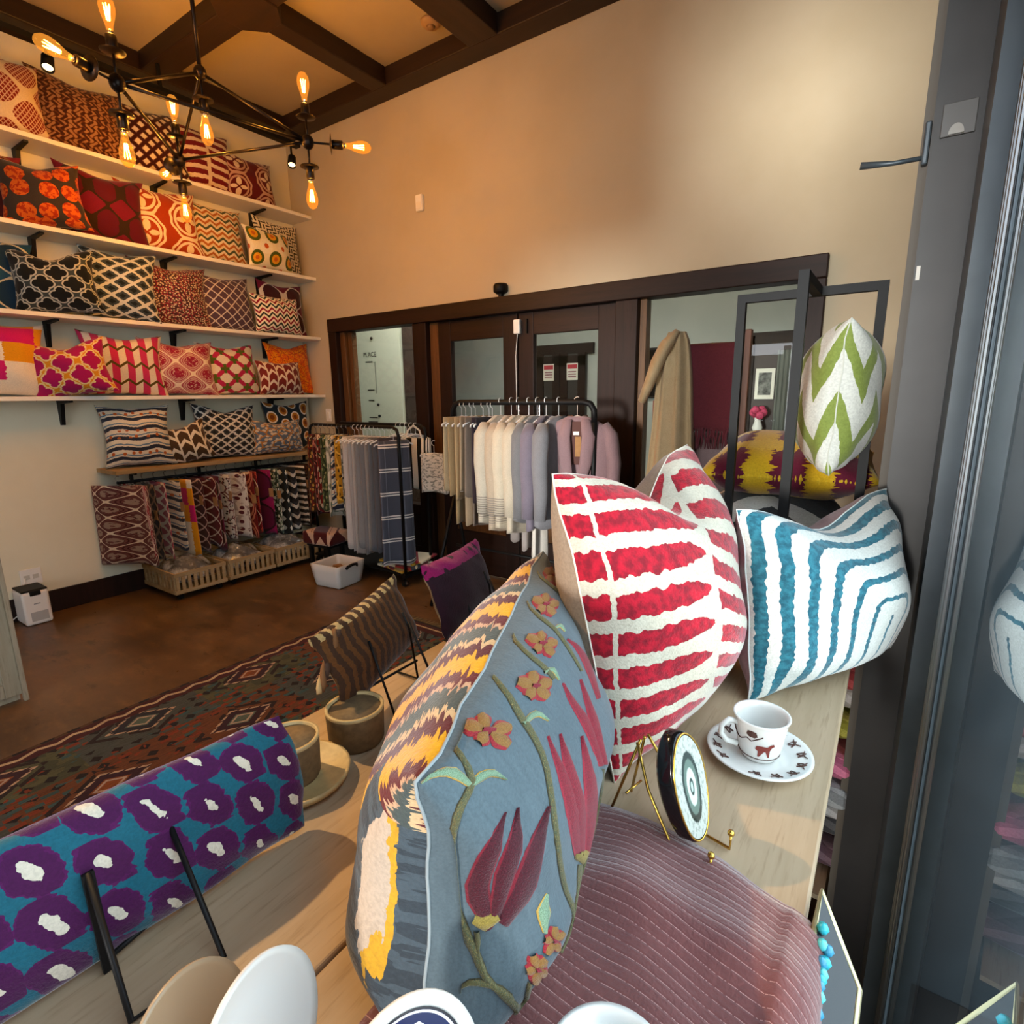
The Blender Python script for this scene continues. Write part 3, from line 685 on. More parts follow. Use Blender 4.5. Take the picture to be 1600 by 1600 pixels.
# ------------------------------------------------------------------ row of hanging cushion covers below the wooden shelf
cov = [('dusty maroon damask', p_damask('#7a4a48', '#4d2226', '#a58a7a', 5), 'first'), ('red and white fern', p_damask('#a83a44', '#e5d7cc', '#a82c3a', 3), 'second'),
 ('black and tan triangle', p_lattice('#241c1a', '#8a6a52', 5, 5, .12), 'third'), ('pink and cream lattice', p_lattice('#a8465a', '#e9d9c8', 4, 6, .14), 'fourth'),
 ('orange ikat', p_waves, 'fifth'), ('yellow pink and white checked', p_checks, 'sixth'), ('maroon diamond', p_lattice('#3d0f18', '#c9a9a0', 4, 6, .07), 'seventh'),
 ('wine red lattice', p_lattice('#5c1420', '#d8c4b8', 4, 5, .06), 'eighth'), ('plum net', p_ogee('#431522', '#bba49c', '#5c1830', 2, 3, .2), 'ninth'),
 ('white with black branches', p_floral('#ddd6cb', '#2a2224', '#6a2a34', 14, .22), 'tenth'), ('white and wine splash', p_floral('#e3dbd2', '#5a2430', '#b9a9a0', 9, .26), 'eleventh'),
 ('dark red medallion', p_medallion('#6a1418', '#c9785c'), 'twelfth'), ('crimson swirl', p_damask('#8d1420', '#4a0a10', '#b8402c', 2), 'thirteenth'), ('magenta ogee', p_ogee('#5c0f38', '#2c0a1c', '#8d1450', 2, 2), 'fourteenth'),
 ('green and white leaf', p_floral('#26382c', '#d9dccf', '#8aa08a', 12, .3), 'fifteenth'), ('black with white diamonds', p_squares, 'sixteenth'), ('charcoal zigzag', p_chev(['#1f2024', '#c9c4ba', '#2c2e34'], 6, 5), 'seventeenth'),
 ('black and white scratch', p_zebra('#26231f', '#cfc4b4', 10), 'eighteenth'), ('dark brown branch', p_floral('#2c1a14', '#8d6a50', '#4a1a14', 14, .2), 'nineteenth'), ('near black red', p_ogee('#200c0c', '#5c1c18', '#33100e'), 'twentieth')]
for i, (nm, pat, od) in enumerate(cov):
    y = 1.71+i*.082; t = thing('hanging_cover', '%s cushion cover, %s from the left under the wooden shelf' % (nm, od), 'cushion cover', (-4.70, y, .88), (0, 0, R(random.uniform(-4, 20)) if i else R(30)), 'covers hanging under the wooden shelf')
    m = fabric('cover fabric %d' % i, pat if i != 15 else (lambda u, v: mix(fab(fr(u*8)-.5)+fab(fr(v*7)-.5) < .3, '#20262a', '#dfe2da')))
    L = random.uniform(.54, .63) if i else .60
    obj('cloth', cloth_solid(random.uniform(.36, .42) if i else .46, .022 if i else .03, L, .35, 1.3, .06, i*1.7), m, t, True)
    obj('hanger', hanger_mb(.3, .03, .03), M_steel, t, True)
    if i in (2, 4, 6, 7, 8, 9, 11, 12, 13, 14, 18): obj('price_tag', MB().box((.19, -.014, -.17-.03*(i % 3)), (.05, .002, .075)), M_kraft, t)
# ------------------------------------------------------------------ slatted crates on castors
M_crate = wood('crate pine', '#b7a07a', '#a28a62', '#84704e', 'y', rough=.7, gloss=.2)
m, b = new_mat('clear plastic bag'); x, y, z = oxyz(); b.inputs['Base Color'].default_value = lin('#6f747b'); b.inputs['Roughness'].default_value = .12; b.inputs['Coat Weight'].default_value = .6
setin(b.inputs['Base Color'], mix(ss(.4, .65, noi(x, y, 9, 4, .7, z)), '#565a60', '#b5babf')); bump(b, noi(x, y, 14, 4, .6, z), .9, .02); M_bag = m
for i, (y0, y1, od) in enumerate(((1.84, 2.24, 'nearest the air purifier'), (2.26, 2.67, 'in the middle of the three'), (2.69, 3.12, 'nearest the clothes rack'))):
    x0, x1 = -4.86, -4.34; t = thing('slatted_crate', 'low slatted pine crate on castors, %s' % od, 'crate', ((x0+x1)/2, (y0+y1)/2, 0), group='crates under the covers'); o = ((x0+x1)/2, (y0+y1)/2, 0)
    obj('crate_base', MB(o).ext((x0+.01, y0+.01, .055), (x1-.01, y1-.01, .068)), M_crate, t)
    for z0, z1 in ((.05, .08), (.185, .215)):
        obj('rail', MB(o).ext((x1-.014, y0, z0), (x1, y1, z1)), M_crate, t, bevel=.002); obj('rail', MB(o).ext((x0, y0, z0), (x0+.014, y1, z1)), M_crate, t)
        obj('rail', MB(o).ext((x0+.014, y0, z0), (x1-.014, y0+.014, z1)), M_crate, t); obj('rail', MB(o).ext((x0+.014, y1-.014, z0), (x1-.014, y1, z1)), M_crate, t)
    ns = 9
    for k in range(ns):
        yy = y0+(y1-y0)*(k+.5)/ns; obj('slat', MB(o).ext((x1-.012, yy-.012, .08), (x1-.002, yy+.012, .185)), M_crate, t)
        xx = x0+(x1-x0)*(k+.5)/ns; obj('slat', MB(o).ext((xx-.014, y0+.002, .08), (xx+.014, y0+.012, .185)), M_crate, t)
    for cx in (x0+.05, x1-.05):
        for cy in (y0+.05, y1-.05): obj('castor', MB(o).tube([(cx-.012, cy, .022), (cx+.012, cy, .022)], .022, 12).ext((cx-.008, cy-.008, .02), (cx+.008, cy+.008, .055)), M_black, t)
    tb = thing('plastic_bag', 'clear bag of grey covers lying in the crate %s' % od, 'bag', ((x0+x1)/2, (y0+y1)/2, .07), group='bags in the crates')
    P = dict(w=.44, h=.36, t=.26, pin=.05, seed=i)
    mb = MB()
    for s in (1, -1): mb.grid(lambda u, v: (lambda p: (p[0], p[2]-.18, -p[1]*(1 if s > 0 else .6)+.075+(.015*math.sin(u*17+i)*math.sin(v*13) if s > 0 else 0)))(pil_pt(u*2-1, v*2-1, s, P)), 18, 18, flip=(s < 0))
    obj('bag_film', mb, M_bag, tb, True)
# ------------------------------------------------------------------ air purifier, outlet
t = thing('air_purifier', 'small white air purifier with a black top by the left wall', 'air purifier', (-4.80, 1.118, 0), (0, 0, 0))
obj('body', MB().box((0, 0, .12), (.20, .15, .235)), M_plast, t, bevel=.018, bseg=4)
obj('top_grille', MB().box((0, 0, .242), (.19, .145, .014)), M_black, t, bevel=.008); obj('control_tab', MB().box((.098, .0, .225), (.012, .06, .035)), M_black, t, bevel=.004)
obj('filter_window', MB().box((.1005, .005, .062), (.004, .095, .065)), plain('grey mesh', '#b3b3b0', .6), t); obj('logo', MB().box((.1005, 0, .15), (.003, .035, .006)), plain('logo grey', '#85868a', .5), t)
t = thing('wall_outlet', 'white double outlet plate above the air purifier', 'outlet', (LW+.004, 1.165, .29))
obj('plate', MB().box((0, 0, 0), (.008, .12, .115)), M_plast, t, bevel=.003)
for s in (-1, 1): obj('socket', MB().box((.005, s*.025, 0), (.004, .034, .03)), plain('socket grey %d' % s, '#c9c6bd', .5), t)
tag(obj('power_cord', MB().tube([(LW+.012, 1.13, .29), (LW+.02, 1.10, .2), (LW+.03, 1.06, .05), (-4.86, .98, .012), (-4.8, .85, .008), (-4.5, .7, .008)], .004, 6), M_plast, smooth=True), 'thin white power cord running down behind the air purifier', 'cord')
# ------------------------------------------------------------------ whitewashed cabinet cut by the left edge
t = thing('panelled_cabinet', 'whitewashed panelled wooden cabinet cut off by the left edge', 'cabinet', (-3.80, .45, 0)); o = (-3.80, .45, 0)
M_wash = wood('whitewashed wood', '#b3a68f', '#a09279', '#83745c', 'z', rough=.75, gloss=.15)
obj('body', MB(o).ext((-4.0, .15, .04), (-3.555, .715, 1.15)), M_wash, t, bevel=.003)
obj('stile', MB(o).ext((-3.555, .65, .04), (-3.535, .715, 1.15)), M_wash, t, bevel=.003); obj('stile', MB(o).ext((-3.555, .15, .04), (-3.535, .21, 1.15)), M_wash, t, bevel=.003)
for z0, z1 in ((.04, .11), (.36, .40), (1.08, 1.15)): obj('rail', MB(o).ext((-3.555, .21, z0), (-3.537, .65, z1)), M_wash, t, bevel=.003)
obj('edge_strip', MB(o).ext((-3.55, .715, .0), (-3.52, .735, 1.17)), M_wash, t, bevel=.003)
obj('top_board', MB(o).ext((-4.02, .13, 1.15), (-3.52, .74, 1.18)), M_wash, t, bevel=.003); obj('plinth', MB(o).ext((-3.99, .16, 0), (-3.57, .71, .04)), M_wash, t)
# ------------------------------------------------------------------ fabric bin
t = thing('fabric_bin', 'white canvas storage bin with a black handle on the floor', 'bin', (-3.65, 2.79, 0), (0, 0, R(6)))
mb = MB(); n = 10
def bin_pt(k, z, s):  # slightly bulged square
    a = R(45+90*k); return None
w0, w1, hh, th = .125, .15, .19, .006
def ringp(w, z, m=8):
    pts = []
    cs = [(-1, -1), (1, -1), (1, 1), (-1, 1)]
    for i in range(4):
        a, b_ = cs[i], cs[(i+1) % 4]
        for k in range(m):
            f = k/m; bul = .006*math.sin(f*math.pi)*math.sin(z*31+i)
            pts.append(((a[0]+(b_[0]-a[0])*f)*(w+bul), (a[1]+(b_[1]-a[1])*f)*(w+bul), z))
    return pts
prof = [(w0-.004, .004), (w0, .01), (w0+.01, .07), (w0+.018, .13), (w1, hh), (w1-.006, hh+.002), (w1-.01, hh-.02), (w0, .06), (w0-.01, .02)]
vs = []
for w_, z_ in prof: vs += ringp(w_, z_)
m8 = 32; fs = []
for j in range(len(prof)-1):
    for k in range(m8): fs.append((j*m8+k, j*m8+(k+1) % m8, (j+1)*m8+(k+1) % m8, (j+1)*m8+k))
fs += [tuple(reversed(range(m8))), tuple(range((len(prof)-1)*m8, len(prof)*m8))]
obj('bin_body', MB().add(vs, fs), plain('white canvas', '#d6d2cb', .85, bmp=.3, nscale=9), t, True)
obj('handle', MB().tube([(.1505, -.06, .155), (.163, -.05, .175), (.166, 0, .182), (.163, .05, .175), (.1505, .06, .155)], .008, 8, sy=1.5), M_black, t, True)
for k in range(5):
    a = k*1.25; tag(obj('rolled_scarf', MB().tube([(-3.65+.06*math.cos(a)-.05, 2.79+.06*math.sin(a), .075+.018*(k % 3)), (-3.65+.06*math.cos(a), 2.79+.06*math.sin(a)+.02, .085+.018*(k % 3)), (-3.65+.06*math.cos(a)+.05, 2.79+.06*math.sin(a), .075+.018*(k % 3))], .024, 10), solid('bin scarf %d' % k, ['#6a4a36', '#4a2026', '#8d6a4a', '#3a2a30', '#7a5a4a'][k]), smooth=True), '%s rolled scarf tucked inside the white bin' % ['tan', 'wine red', 'light brown', 'plum', 'dusty brown'][k], 'scarf', 'scarves in the white bin')
# ------------------------------------------------------------------ first clothes rack (double rail)
def rotz_to(dx, dy): return math.atan2(dy, dx)
RA, RB = Vector((-3.12, 3.03, 0)), Vector((-4.30, 3.10, 0))
t = thing('double_rail_rack', 'black double rail clothes rack crowded with scarves', 'clothes rack', (-3.7, 3.2, 0)); o = (-3.7, 3.2, 0)
for (yo, zt) in ((0, 1.27), (.3, 1.27)):
    a, b_ = RA+Vector((0, yo, 0)), RB+Vector((0, yo, 0))
    obj('rail', MB(o).tube([(a.x, a.y, .09), (a.x, a.y, zt-.06), (a.x-.015, a.y, zt-.02), (a.x-.06, a.y, zt), (b_.x+.06, b_.y, zt), (b_.x+.015, b_.y, zt-.02), (b_.x, b_.y, zt-.06), (b_.x, b_.y, .09)], .013, 10), M_black, t, True)
obj('shelf_tray', MB(o).ext((-4.28, 3.03, .085), (-3.13, 3.37, .10)), M_black, t)
for a in (RA, RB):
    obj('foot_bar', MB(o).ext((a.x-.014, a.y-.03, .07), (a.x+.014, a.y+.36, .095)), M_black, t)
    for yo in (-.01, .33): obj('castor', MB(o).tube([(a.x-.012, a.y+yo, .03), (a.x+.012, a.y+yo, .03)], .03, 14), M_black, t); 
    for yo in (-.01, .33): obj('castor_cap', MB(o).tube([(a.x+.012, a.y+yo, .03), (a.x+.018, a.y+yo, .03)], .012, 10), M_steel, t)
obj('side_arm', MB(o).tube([(-3.12, 3.33, 1.0), (-2.95, 3.33, 1.05)], .009, 8), M_black, t)
prn = [('brown and ochre', p_floral('#3a2416', '#b98a3c', '#6a1a14', 12, .25)), ('maroon spotted', p_floral('#4a1418', '#b9705c', '#2a0a0c', 10, .3)), ('red leaf', p_floral('#7a1f1c', '#d0b79a', '#2f3a2a', 9, .3)),
 ('olive', p_floral('#3f4a2c', '#8d8a5c', '#20261a', 12, .25)), ('ivory and sage', p_floral('#cfcab8', '#6a7a62', '#8d8a7a', 8, .3)), ('dark rust', p_waves), ('mustard', p_floral('#a8791c', '#3a2a12', '#d9a83c', 9, .25)), ('grey green', p_floral('#6a7068', '#c4c9be', '#2c302c', 10, .28)), ('black and white', p_zebra('#232220', '#c9c4b8', 9))]
for i, (nm, pat) in enumerate(prn):
    f = i/(len(prn)-1); x = -4.20+.52*f; y = 3.10-.06*(x+4.3)/1.18
    t = thing('hanging_scarf', '%s printed scarf at the far end of the double rail rack' % nm, 'scarf', (x, y, 1.19), (0, 0, R(84+random.uniform(-8, 8))), 'printed scarves on the double rail rack')
    obj('cloth', cloth_solid(.2, .045, random.uniform(.55, .72), .5, 1.6, .2, i*2.2), fabric('printed scarf %d' % i, pat), t, True); obj('hanger', hanger_mb(.22, .03, .05), M_steel, t, True)
gr = ['#c9c5c2', '#a9a7a6', '#b8b3af', '#8f9092', '#7d8084', '#96928f', '#6c7076', '#5a5d64', '#4a4650']
gn = ['pearl', 'silver', 'pale taupe', 'mid grey', 'steel grey', 'warm grey', 'slate', 'dark slate', 'charcoal plum']
for i, (c, nm) in enumerate(zip(gr, gn)):
    x = -3.64+.40*i/8; y = 3.05; z = 1.19
    t = thing('hanging_shawl', '%s long shawl on a white hanger, double rail rack' % nm, 'shawl', (x, y, z), (0, 0, R(80)), 'grey shawls on the double rail rack')
    k = lin(c); d = tuple(v*.8 for v in k[:3])
    obj('cloth', cloth_solid(.24, .05, random.uniform(.90, .99), .4, 1.5, .12, i*1.9), solid('grey shawl %d' % i, c, d), t, True); obj('hanger', hanger_mb(.34, .035, .05), M_hang, t, True)
t = thing('plaid_shawl', 'blue grey shawl with double white stripes at the end of the rack', 'shawl', (-3.165, 3.02, 1.17), (0, 0, R(62)))
obj('cloth', cloth_solid(.26, .05, .98, .3, 1.2, .1, 2.), fabric('plaid', lambda u, v: mix(mn(fr(v*5.3) < .16, fab(fr(v*5.3)-.08) > .025), mix(fr(u*9) < .12, '#4c5260', '#6a7080'), '#e3e3e0')), t, True)
obj('hanger', hanger_mb(.3, .03, .05), M_hang, t, True)
t = thing('striped_tote', 'black and white bold geometric bag on the rear rail', 'bag', (-3.22, 3.3, 1.17), (0, 0, R(20)))
obj('bag_body', cloth_solid(.3, .06, .42, .2, 1, .05, 1.), fabric('bold print', lambda u, v: mix(fr(mxm(fab(u*4-1.3), fab(v*2-1.2))*4.5) > .5, '#191a1b', '#e9e4d8')), t, True)
for s in (-1, 1): obj('strap', MB().tube([(s*.07, 0, -.01), (s*.05, 0, .06), (0, 0, .1), (-s*.02, 0, .08)], .008, 6), M_white, t)
for i in range(5):
    t = thing('empty_hanger', '%s empty white hanger from the left on the rear rail' % ['first', 'second', 'third', 'fourth', 'fifth'][i], 'hanger', (-3.42+.05*i, 3.32, 1.2), (0, 0, R(82)), 'spare hangers on the rear rail'); obj('hanger_wire', hanger_mb(.3, .05, .05), M_hang, t, True)
t = thing('printed_towel', 'folded white cloth with grey print hanging at the rack end', 'towel', (-2.97, 3.26, 1.06), (0, 0, R(10)))
obj('cloth', cloth_solid(.25, .035, .31, .15, 1, .02, .5), fabric('toile print', lambda u, v: mix(noi(u*30, v*14, 1., 4) > .54, '#dad7cc', '#8f928a')), t, True)
obj('cloth_fold', cloth_solid(.24, .04, .19, .15, 1, .02, .7), bpy.data.materials['toile print'], t, True)
obj('hanger', hanger_mb(.26, .02, .06), M_hang, t, True)
for i in range(4):
    tag(obj('folded_textile', MB().box((-3.3+.05*(i % 2), 3.17+.02*i, .112+.022*i), (.36, .26, .02), R(8*i-10)), fabric('folded textile %d' % i, [p_floral('#c9a23c', '#7a1f1c', '#e0d6b8', 7, .3), p_floral('#a83428', '#e3d3b0', '#2f3a4a', 7, .3), p_floral('#d9cdb0', '#b8402c', '#c99a2c', 6, .3), p_floral('#dcd3bd', '#8d2030', '#cfa63c', 6, .25)][i]), bevel=.008), '%s patterned folded cloth in the pile on the rack tray' % ['lowest', 'second lowest', 'second highest', 'topmost'][i], 'cloth', 'folded cloths on the rack tray')
tag(obj('folded_cover', MB().box((-4.06, 3.0, .3), (.34, .24, .12), R(8)), fabric('wine cover', p_hearts('#4a1216', '#c9a58c', 5, 4)), bevel=.03, bseg=3), 'wine red folded cover with white arrows behind the white bin', 'cover')
t = thing('low_stool', 'low black stool under the wine red folded cover', 'stool', (-4.06, 3.0, 0)); o = (-4.06, 3.0, 0)
obj('stool_seat', MB(o).ext((-4.2, 2.9, .22), (-3.92, 3.1, .24)), M_black, t)
for x in (-4.19, -3.96):
    for y in (2.91, 3.06): obj('leg', MB(o).ext((x, y, 0), (x+.03, y+.03, .22)), M_black, t)
# ------------------------------------------------------------------ second clothes rack, garments
RX0, RX1, RY, RZ = -2.56, -1.50, 3.05, 1.455
t = thing('pipe_clothes_rack', 'black pipe clothes rack with splayed legs before the double doors', 'clothes rack', (-2.03, RY, 0)); o = (-2.03, RY, 0)
obj('rail', MB(o).tube([(RX0-.03, RY, RZ-.12), (RX0-.025, RY, RZ-.05), (RX0, RY, RZ-.012), (RX0+.04, RY, RZ), (RX1-.06, RY, RZ), (RX1-.012, RY, RZ-.012), (RX1+.012, RY, RZ-.05), (RX1+.015, RY, RZ-.12)], .019, 12), M_black, t, True)
for xs, sx in ((RX0-.03, -1), (RX1+.015, 1)):
    obj('post', MB(o).tube([(xs, RY, RZ-.1), (xs, RY, .75)], .018, 10), M_black, t, True)
    for sy in (-1, 1): obj('leg', MB(o).tube([(xs, RY, .8), (xs+sx*.06, RY+sy*.24, 0.005)], [.014, .012], 10), M_black, t, True)
obj('cross_bar', MB(o).tube([(RX0-.03, RY, .42), (RX1+.015, RY, .42)], .01, 8), M_black, t, True)
HX = [-2.505, -2.47, -2.42, -2.385, -2.317, -2.268, -2.24]
hc = [('#c9b48f', 'sand'), ('#b39a72', 'camel'), ('#c2a67c', 'wheat'), ('#b9a284', 'oat'), ('#8d7d70', 'taupe'), ('#3d3138', 'aubergine'), ('#2e2a30', 'black plum')]
for i, (x, (c, nm)) in enumerate(zip(HX, hc)):
    t = thing('folded_wrap', '%s wrap folded over a white hanger on the pipe rack' % nm, 'shawl', (x, RY, RZ-.095), (0, 0, R(84+random.uniform(-5, 5))), 'wraps on the pipe rack')
    k = lin(c); m = solid('wrap %d' % i, c, tuple(v*.78 for v in k[:3]))
    obj('cloth', cloth_solid(.34, .035, .50+.03*(i % 3), .35, 1.6, .05, i*1.4), m, t, True)
    if i in (1, 3, 4): obj('cloth_tail', cloth_solid(.24, .035, .74, .4, 1.7, .1, i*2.4), m, t, True)
    obj('hanger', hanger_mb(.36, .05, .06), M_hang, t, True)
def garment(nm, label, c, x, L=.62, yaw=84., w=.42, bands=False, group='garments on the pipe rack', front=False):
    t = thing(nm, label, 'cardigan', (x, RY, RZ-.085), (0, 0, R(yaw)), group)
    k = lin(c); dk = tuple(v*.8 for v in k[:3])
    if bands: m = fabric(nm+label[:6], lambda u, v: mix(mn(v < .28, mn(v > .05, fr(v*46) < .4)), mix(noi(u*40, v*9, 1., 3), c, dk), '#8f857c'))
    else: m = fabric(nm+label[:6], lambda u, v: mix(noi(u*40, v*9, 1., 3), c, dk))
    nk = lambda d: .26+.72*min(1, d/.13)**.8+.04*d
    obj('body', cloth_solid(w, .085, L, .22, 1.5, 0, len(label)*.7, nu=36, nv=22, neck=nk), m, t, True)
    for s in (-1, 1):
        sh = Vector((s*w*.44, 0, -.085)); mb = MB().tube([sh+Vector((-s*.03, 0, .035)), sh+Vector((s*.01, -.01, -.03)), sh+Vector((s*.035, -.02, -.2)), sh+Vector((s*.03, -.025, -.38)), sh+Vector((s*.035, -.02, -.54))], [.035, .056, .052, .047, .038], 12, sy=.8)
        mb.uv = [(u, (z+.70)/.7) for (u, _), (_, _, z) in zip(mb.uv, mb.v)]
        obj('sleeve', mb, m, t, True)
    obj('hanger', hanger_mb(.34, .06, .075), M_hang if not front else plain('wooden hanger', '#d9c6b8', .5), t, True)
    if front:
        m2 = m
        for s in (-1, 1):
            pts = [(s*.045, .03, -.0), (s*.055, -.045, -.03), (s*.075, -.06, -.12), (s*.06, -.07, -.28), (s*.025, -.07, -.45)]
            obj('lapel', MB().tube(pts, [.018, .03, .042, .038, .02], 12, sy=.45), m2, t, True)
        obj('inner_shade', MB().box((0, -.046, -.16), (.09, .006, .26)), plain('dark inner shade', '#5b3a34', .9), t)  # dark panel painting the shade inside the open front
        obj('care_label', MB().box((.0, -.052, -.1), (.035, .004, .02)), M_white, t); obj('price_tag', MB().box((.012, -.056, -.18), (.035, .003, .12)), M_kraft, t)
    return t
garment('open_cardigan', 'ivory cardigan with grey banded cuffs, first after the wraps', '#cfc6b4', -2.17, .70, bands=True)
garment('open_cardigan', 'light tan cardigan with banded hem on the pipe rack', '#bfae98', -2.085, .74, bands=True)
garment('open_cardigan', 'cream cardigan with banded hem beside the door post', '#d0c4ae', -2.03, .72, bands=True)
garment('open_cardigan', 'white sand cardigan in the middle of the pipe rack', '#c9bda8', -1.95, .74)
garment('open_cardigan', 'slate grey cardigan, thin, in the right half of the pipe rack', '#77777a', -1.885, .66)
garment('open_cardigan', 'lavender grey cardigan in the right half of the pipe rack', '#7c7482', -1.82, .70)
garment('open_cardigan', 'stone grey cardigan beside the rose cardigan', '#85858a', -1.73, .68)
garment('open_cardigan', 'dusty rose shawl collar cardigan turned to face the room', '#96797c', -1.60, .66, yaw=22, w=.44, front=True)
for i, (x, z, c, nm) in enumerate(((-2.06, .66, '#8d8480', 'grey'), (-1.98, .62, '#9a918d', 'pale grey'), (-1.90, .70, '#d8d2c8', 'white'))):
    t = thing('hanging_scarf', '%s scarf end hanging low beneath the cardigans' % nm, 'scarf', (x, RY+.05, RZ-.35), (0, 0, R(75)), 'scarves under the cardigans')
    obj('cloth', cloth_solid(.14, .05, .58+.05*i, .4, 1.4, .25, i*1.), solid('low scarf %d' % i, c), t, True); obj('hanger', MB().tube([(0, 0, 0), (0, 0, .33), (.012, 0, .355), (.0, 0, .37)], .003, 6), M_steel, t)
# ------------------------------------------------------------------ stand with sweater and fringed shawl near the right window
t = thing('garment_stand', 'slim wooden display stand in front of the right hand window', 'stand', (-.67, 2.95, 0)); o = (-.67, 2.95, 0)
M_rod = wood('orange wood', '#7c4a2c', '#653a20', '#4a2815', 'z')
obj('post', MB(o).ext((-.66, 2.98, .03), (-.62, 3.02, 1.80)), M_rod, t, bevel=.003); obj('base', MB(o).ext((-.98, 2.82, 0), (-.55, 3.14, .03)), M_rod, t, bevel=.005)
obj('cross_arm', MB(o).tube([(-.98, 2.96, 1.735), (-.63, 3.0, 1.735)], .012, 10), M_rod, t, True); obj('peg', MB(o).tube([(-.93, 2.96, 1.735), (-.93, 2.92, 1.80)], .009, 8), M_rod, t, True)
obj('post', MB(o).ext((-.985, 2.94, .03), (-.955, 2.97, 1.75)), M_rod, t, bevel=.003)
t = thing('cream_sweater', 'cream knitted sweater draped over a peg beside the red shawl', 'sweater', (-.95, 2.88, 1.80))
mc = solid('cream knit', '#cdb58e', '#b79d74', 60)
obj('body', cloth_solid(.27, .13, .98, .34, 2.7, 0, 1.1, nu=48, nv=26, neck=lambda d: .30+.16*math.sin(d*9)*.2+.78*d**.6), mc, t, True)
obj('sleeve', MB().tube([(.01, -.03, .0), (-.035, -.055, -.06), (-.075, -.07, -.15), (-.11, -.075, -.25), (-.15, -.07, -.34)], [.03, .052, .056, .045, .034], 14, sy=.6), mc, t, True)
t = thing('fringed_shawl', 'maroon fringed shawl folded over a rail by the right window', 'shawl', (-.805, 2.90, 1.735))
mm = solid('maroon wool', '#6b2f36', '#5c262e', 80)
obj('cloth', cloth_solid(.30, .035, .42, .1, 1.2, .06, .4), mm, t, True)
fb = MB()
for k in range(26):
    x = -.15+.30*k/25; ph = k*1.3
    fb.tube([(x, -.012+.006*math.sin(ph), -.41), (x+.006*math.sin(ph), -.014, -.44), (x-.006*math.sin(ph*1.3), -.012, -.47), (x+.008*math.sin(ph*.7), -.012, -.515)], [.005, .006, .005, .003], 5)
obj('fringe', fb, mm, t, True)
t = thing('mauve_wrap', 'pale mauve wrap hanging below the maroon fringed shawl', 'shawl', (-.80, 2.96, 1.30)); obj('cloth', cloth_solid(.27, .05, .85, .35, 2., .15, 2.2), solid('pale mauve', '#9c8584', '#85706f'), t, True); obj('hanger', MB().tube([(0, 0, -.01), (0, .0, .42), (.012, 0, .435), (.0, .012, .445)], .003, 6), M_steel, t)
# ------------------------------------------------------------------ kilim
def p_kilim(u, v):
    # u across, v along
    X = u*1.15; Y_ = v*2.95
    n = noi(u*9, v*24, 1., 3); fine = noi(u*160, v*30, 1., 2)
    VV = v*5.4+fl(u*3.)*.5
    d = (fab(fr(u*3.)-.5)*1.6+fab(fr(VV)-.5)*1.6); st = fl(d*9.)*.111
    cell = fl(u*3.)*3.1+fl(VV)*1.7
    pick = noi(cell*3.7, fl(VV)*5.1, 1., 0)
    c = mix(noi(u*13, v*30, 1., 1) > .5, '#5a5a3a', '#4a4c34'); c = mix(pick > .45, c, '#70401f'); c = mix(pick > .56, c, '#4d5148')
    ring = mix(mn(fr(st*4.5+fl(v*30.)*.37) > .55, noi(u*12, v*26, 1., 1, .5, 2.) > .42), c, '#2a1a16')
    c = mix(st > .62, ring, c); c = mix(st < .34, c, mix(pick > .5, '#3a1a22', '#2c2a30')); c = mix(st < .2, c, mix(pick > .47, '#8d4a1c', '#5a6a5a')); c = mix(mn(fab(d-.42) < .03, fr(u*40.) > .3), c, '#c9a886'); c = mix(fab(d-.16) < .025, c, '#c0a58c')
    tr = tri(u*30)+tri(v*76); c = mix(mn(mn(tr > 1.35, st > .6), noi(u*7, v*17, 1., 1) > .44), c, '#1f1612')
    tr2 = fr(u*17+fl(v*60)*.5); c = mix(mn(mn(tr2 < .35, st > .66), noi(u*6, v*13, 1., 1, .5, 4.) > .5), c, '#8a3a1a')
    tr3 = fr(u*15+.3+fl(v*52)*.5); c = mix(mn(mn(tr3 < .3, st > .6), noi(u*6, v*13, 1., 1, .5, 8.) > .54), c, '#3c5a56')
    b = mn(mn(u, 1.-u)*1.15, mn(v, 1.-v)*2.95)
    zig = fab(fr(v*22.)-.5)*.05
    bc = mix(fab(b-.06-zig+.012) < .01, '#4a1614', '#d0b48c'); bc = mix(b < .022, bc, '#5b3f22'); bc = mix(mn(mn(b < .02, fr(v*30.) > .5), u > -1.), bc, '#241812')
    c = mix(b < .11, c, bc)
    return mix(ss(.35, .75, fine)*.45, c, '#2a2014')
t = thing('kilim_rug', 'long multicoloured kilim rug with stepped diamonds on the dark floor', 'rug', (-2.42, 1.07, 0))
obj('rug_weave', MB().grid(lambda u, v: (-.575+1.15*u, -1.475+2.95*v, .009+.002*math.sin(u*9+v*17)), 24, 60), fabric('kilim weave', p_kilim, bmp=.6, sheen=.1, weave=180), t, True)
obj('rug_edge', MB().box((0, 0, .0025), (1.15, 2.95, .004)), plain('rug backing', '#4a3a24', .95), t)
fb = MB()
for s in (-1, 1):
    for k in range(70):
        x = -.57+1.14*k/69; fb.tube([(x, s*1.47, .006), (x+.004*math.sin(k*1.9), s*1.50, .005), (x+.01*math.sin(k*2.7), s*1.54, .003)], [.003, .003, .0015], 4)
obj('fringe', fb, plain('rug fringe', '#9a8358', .95), t)
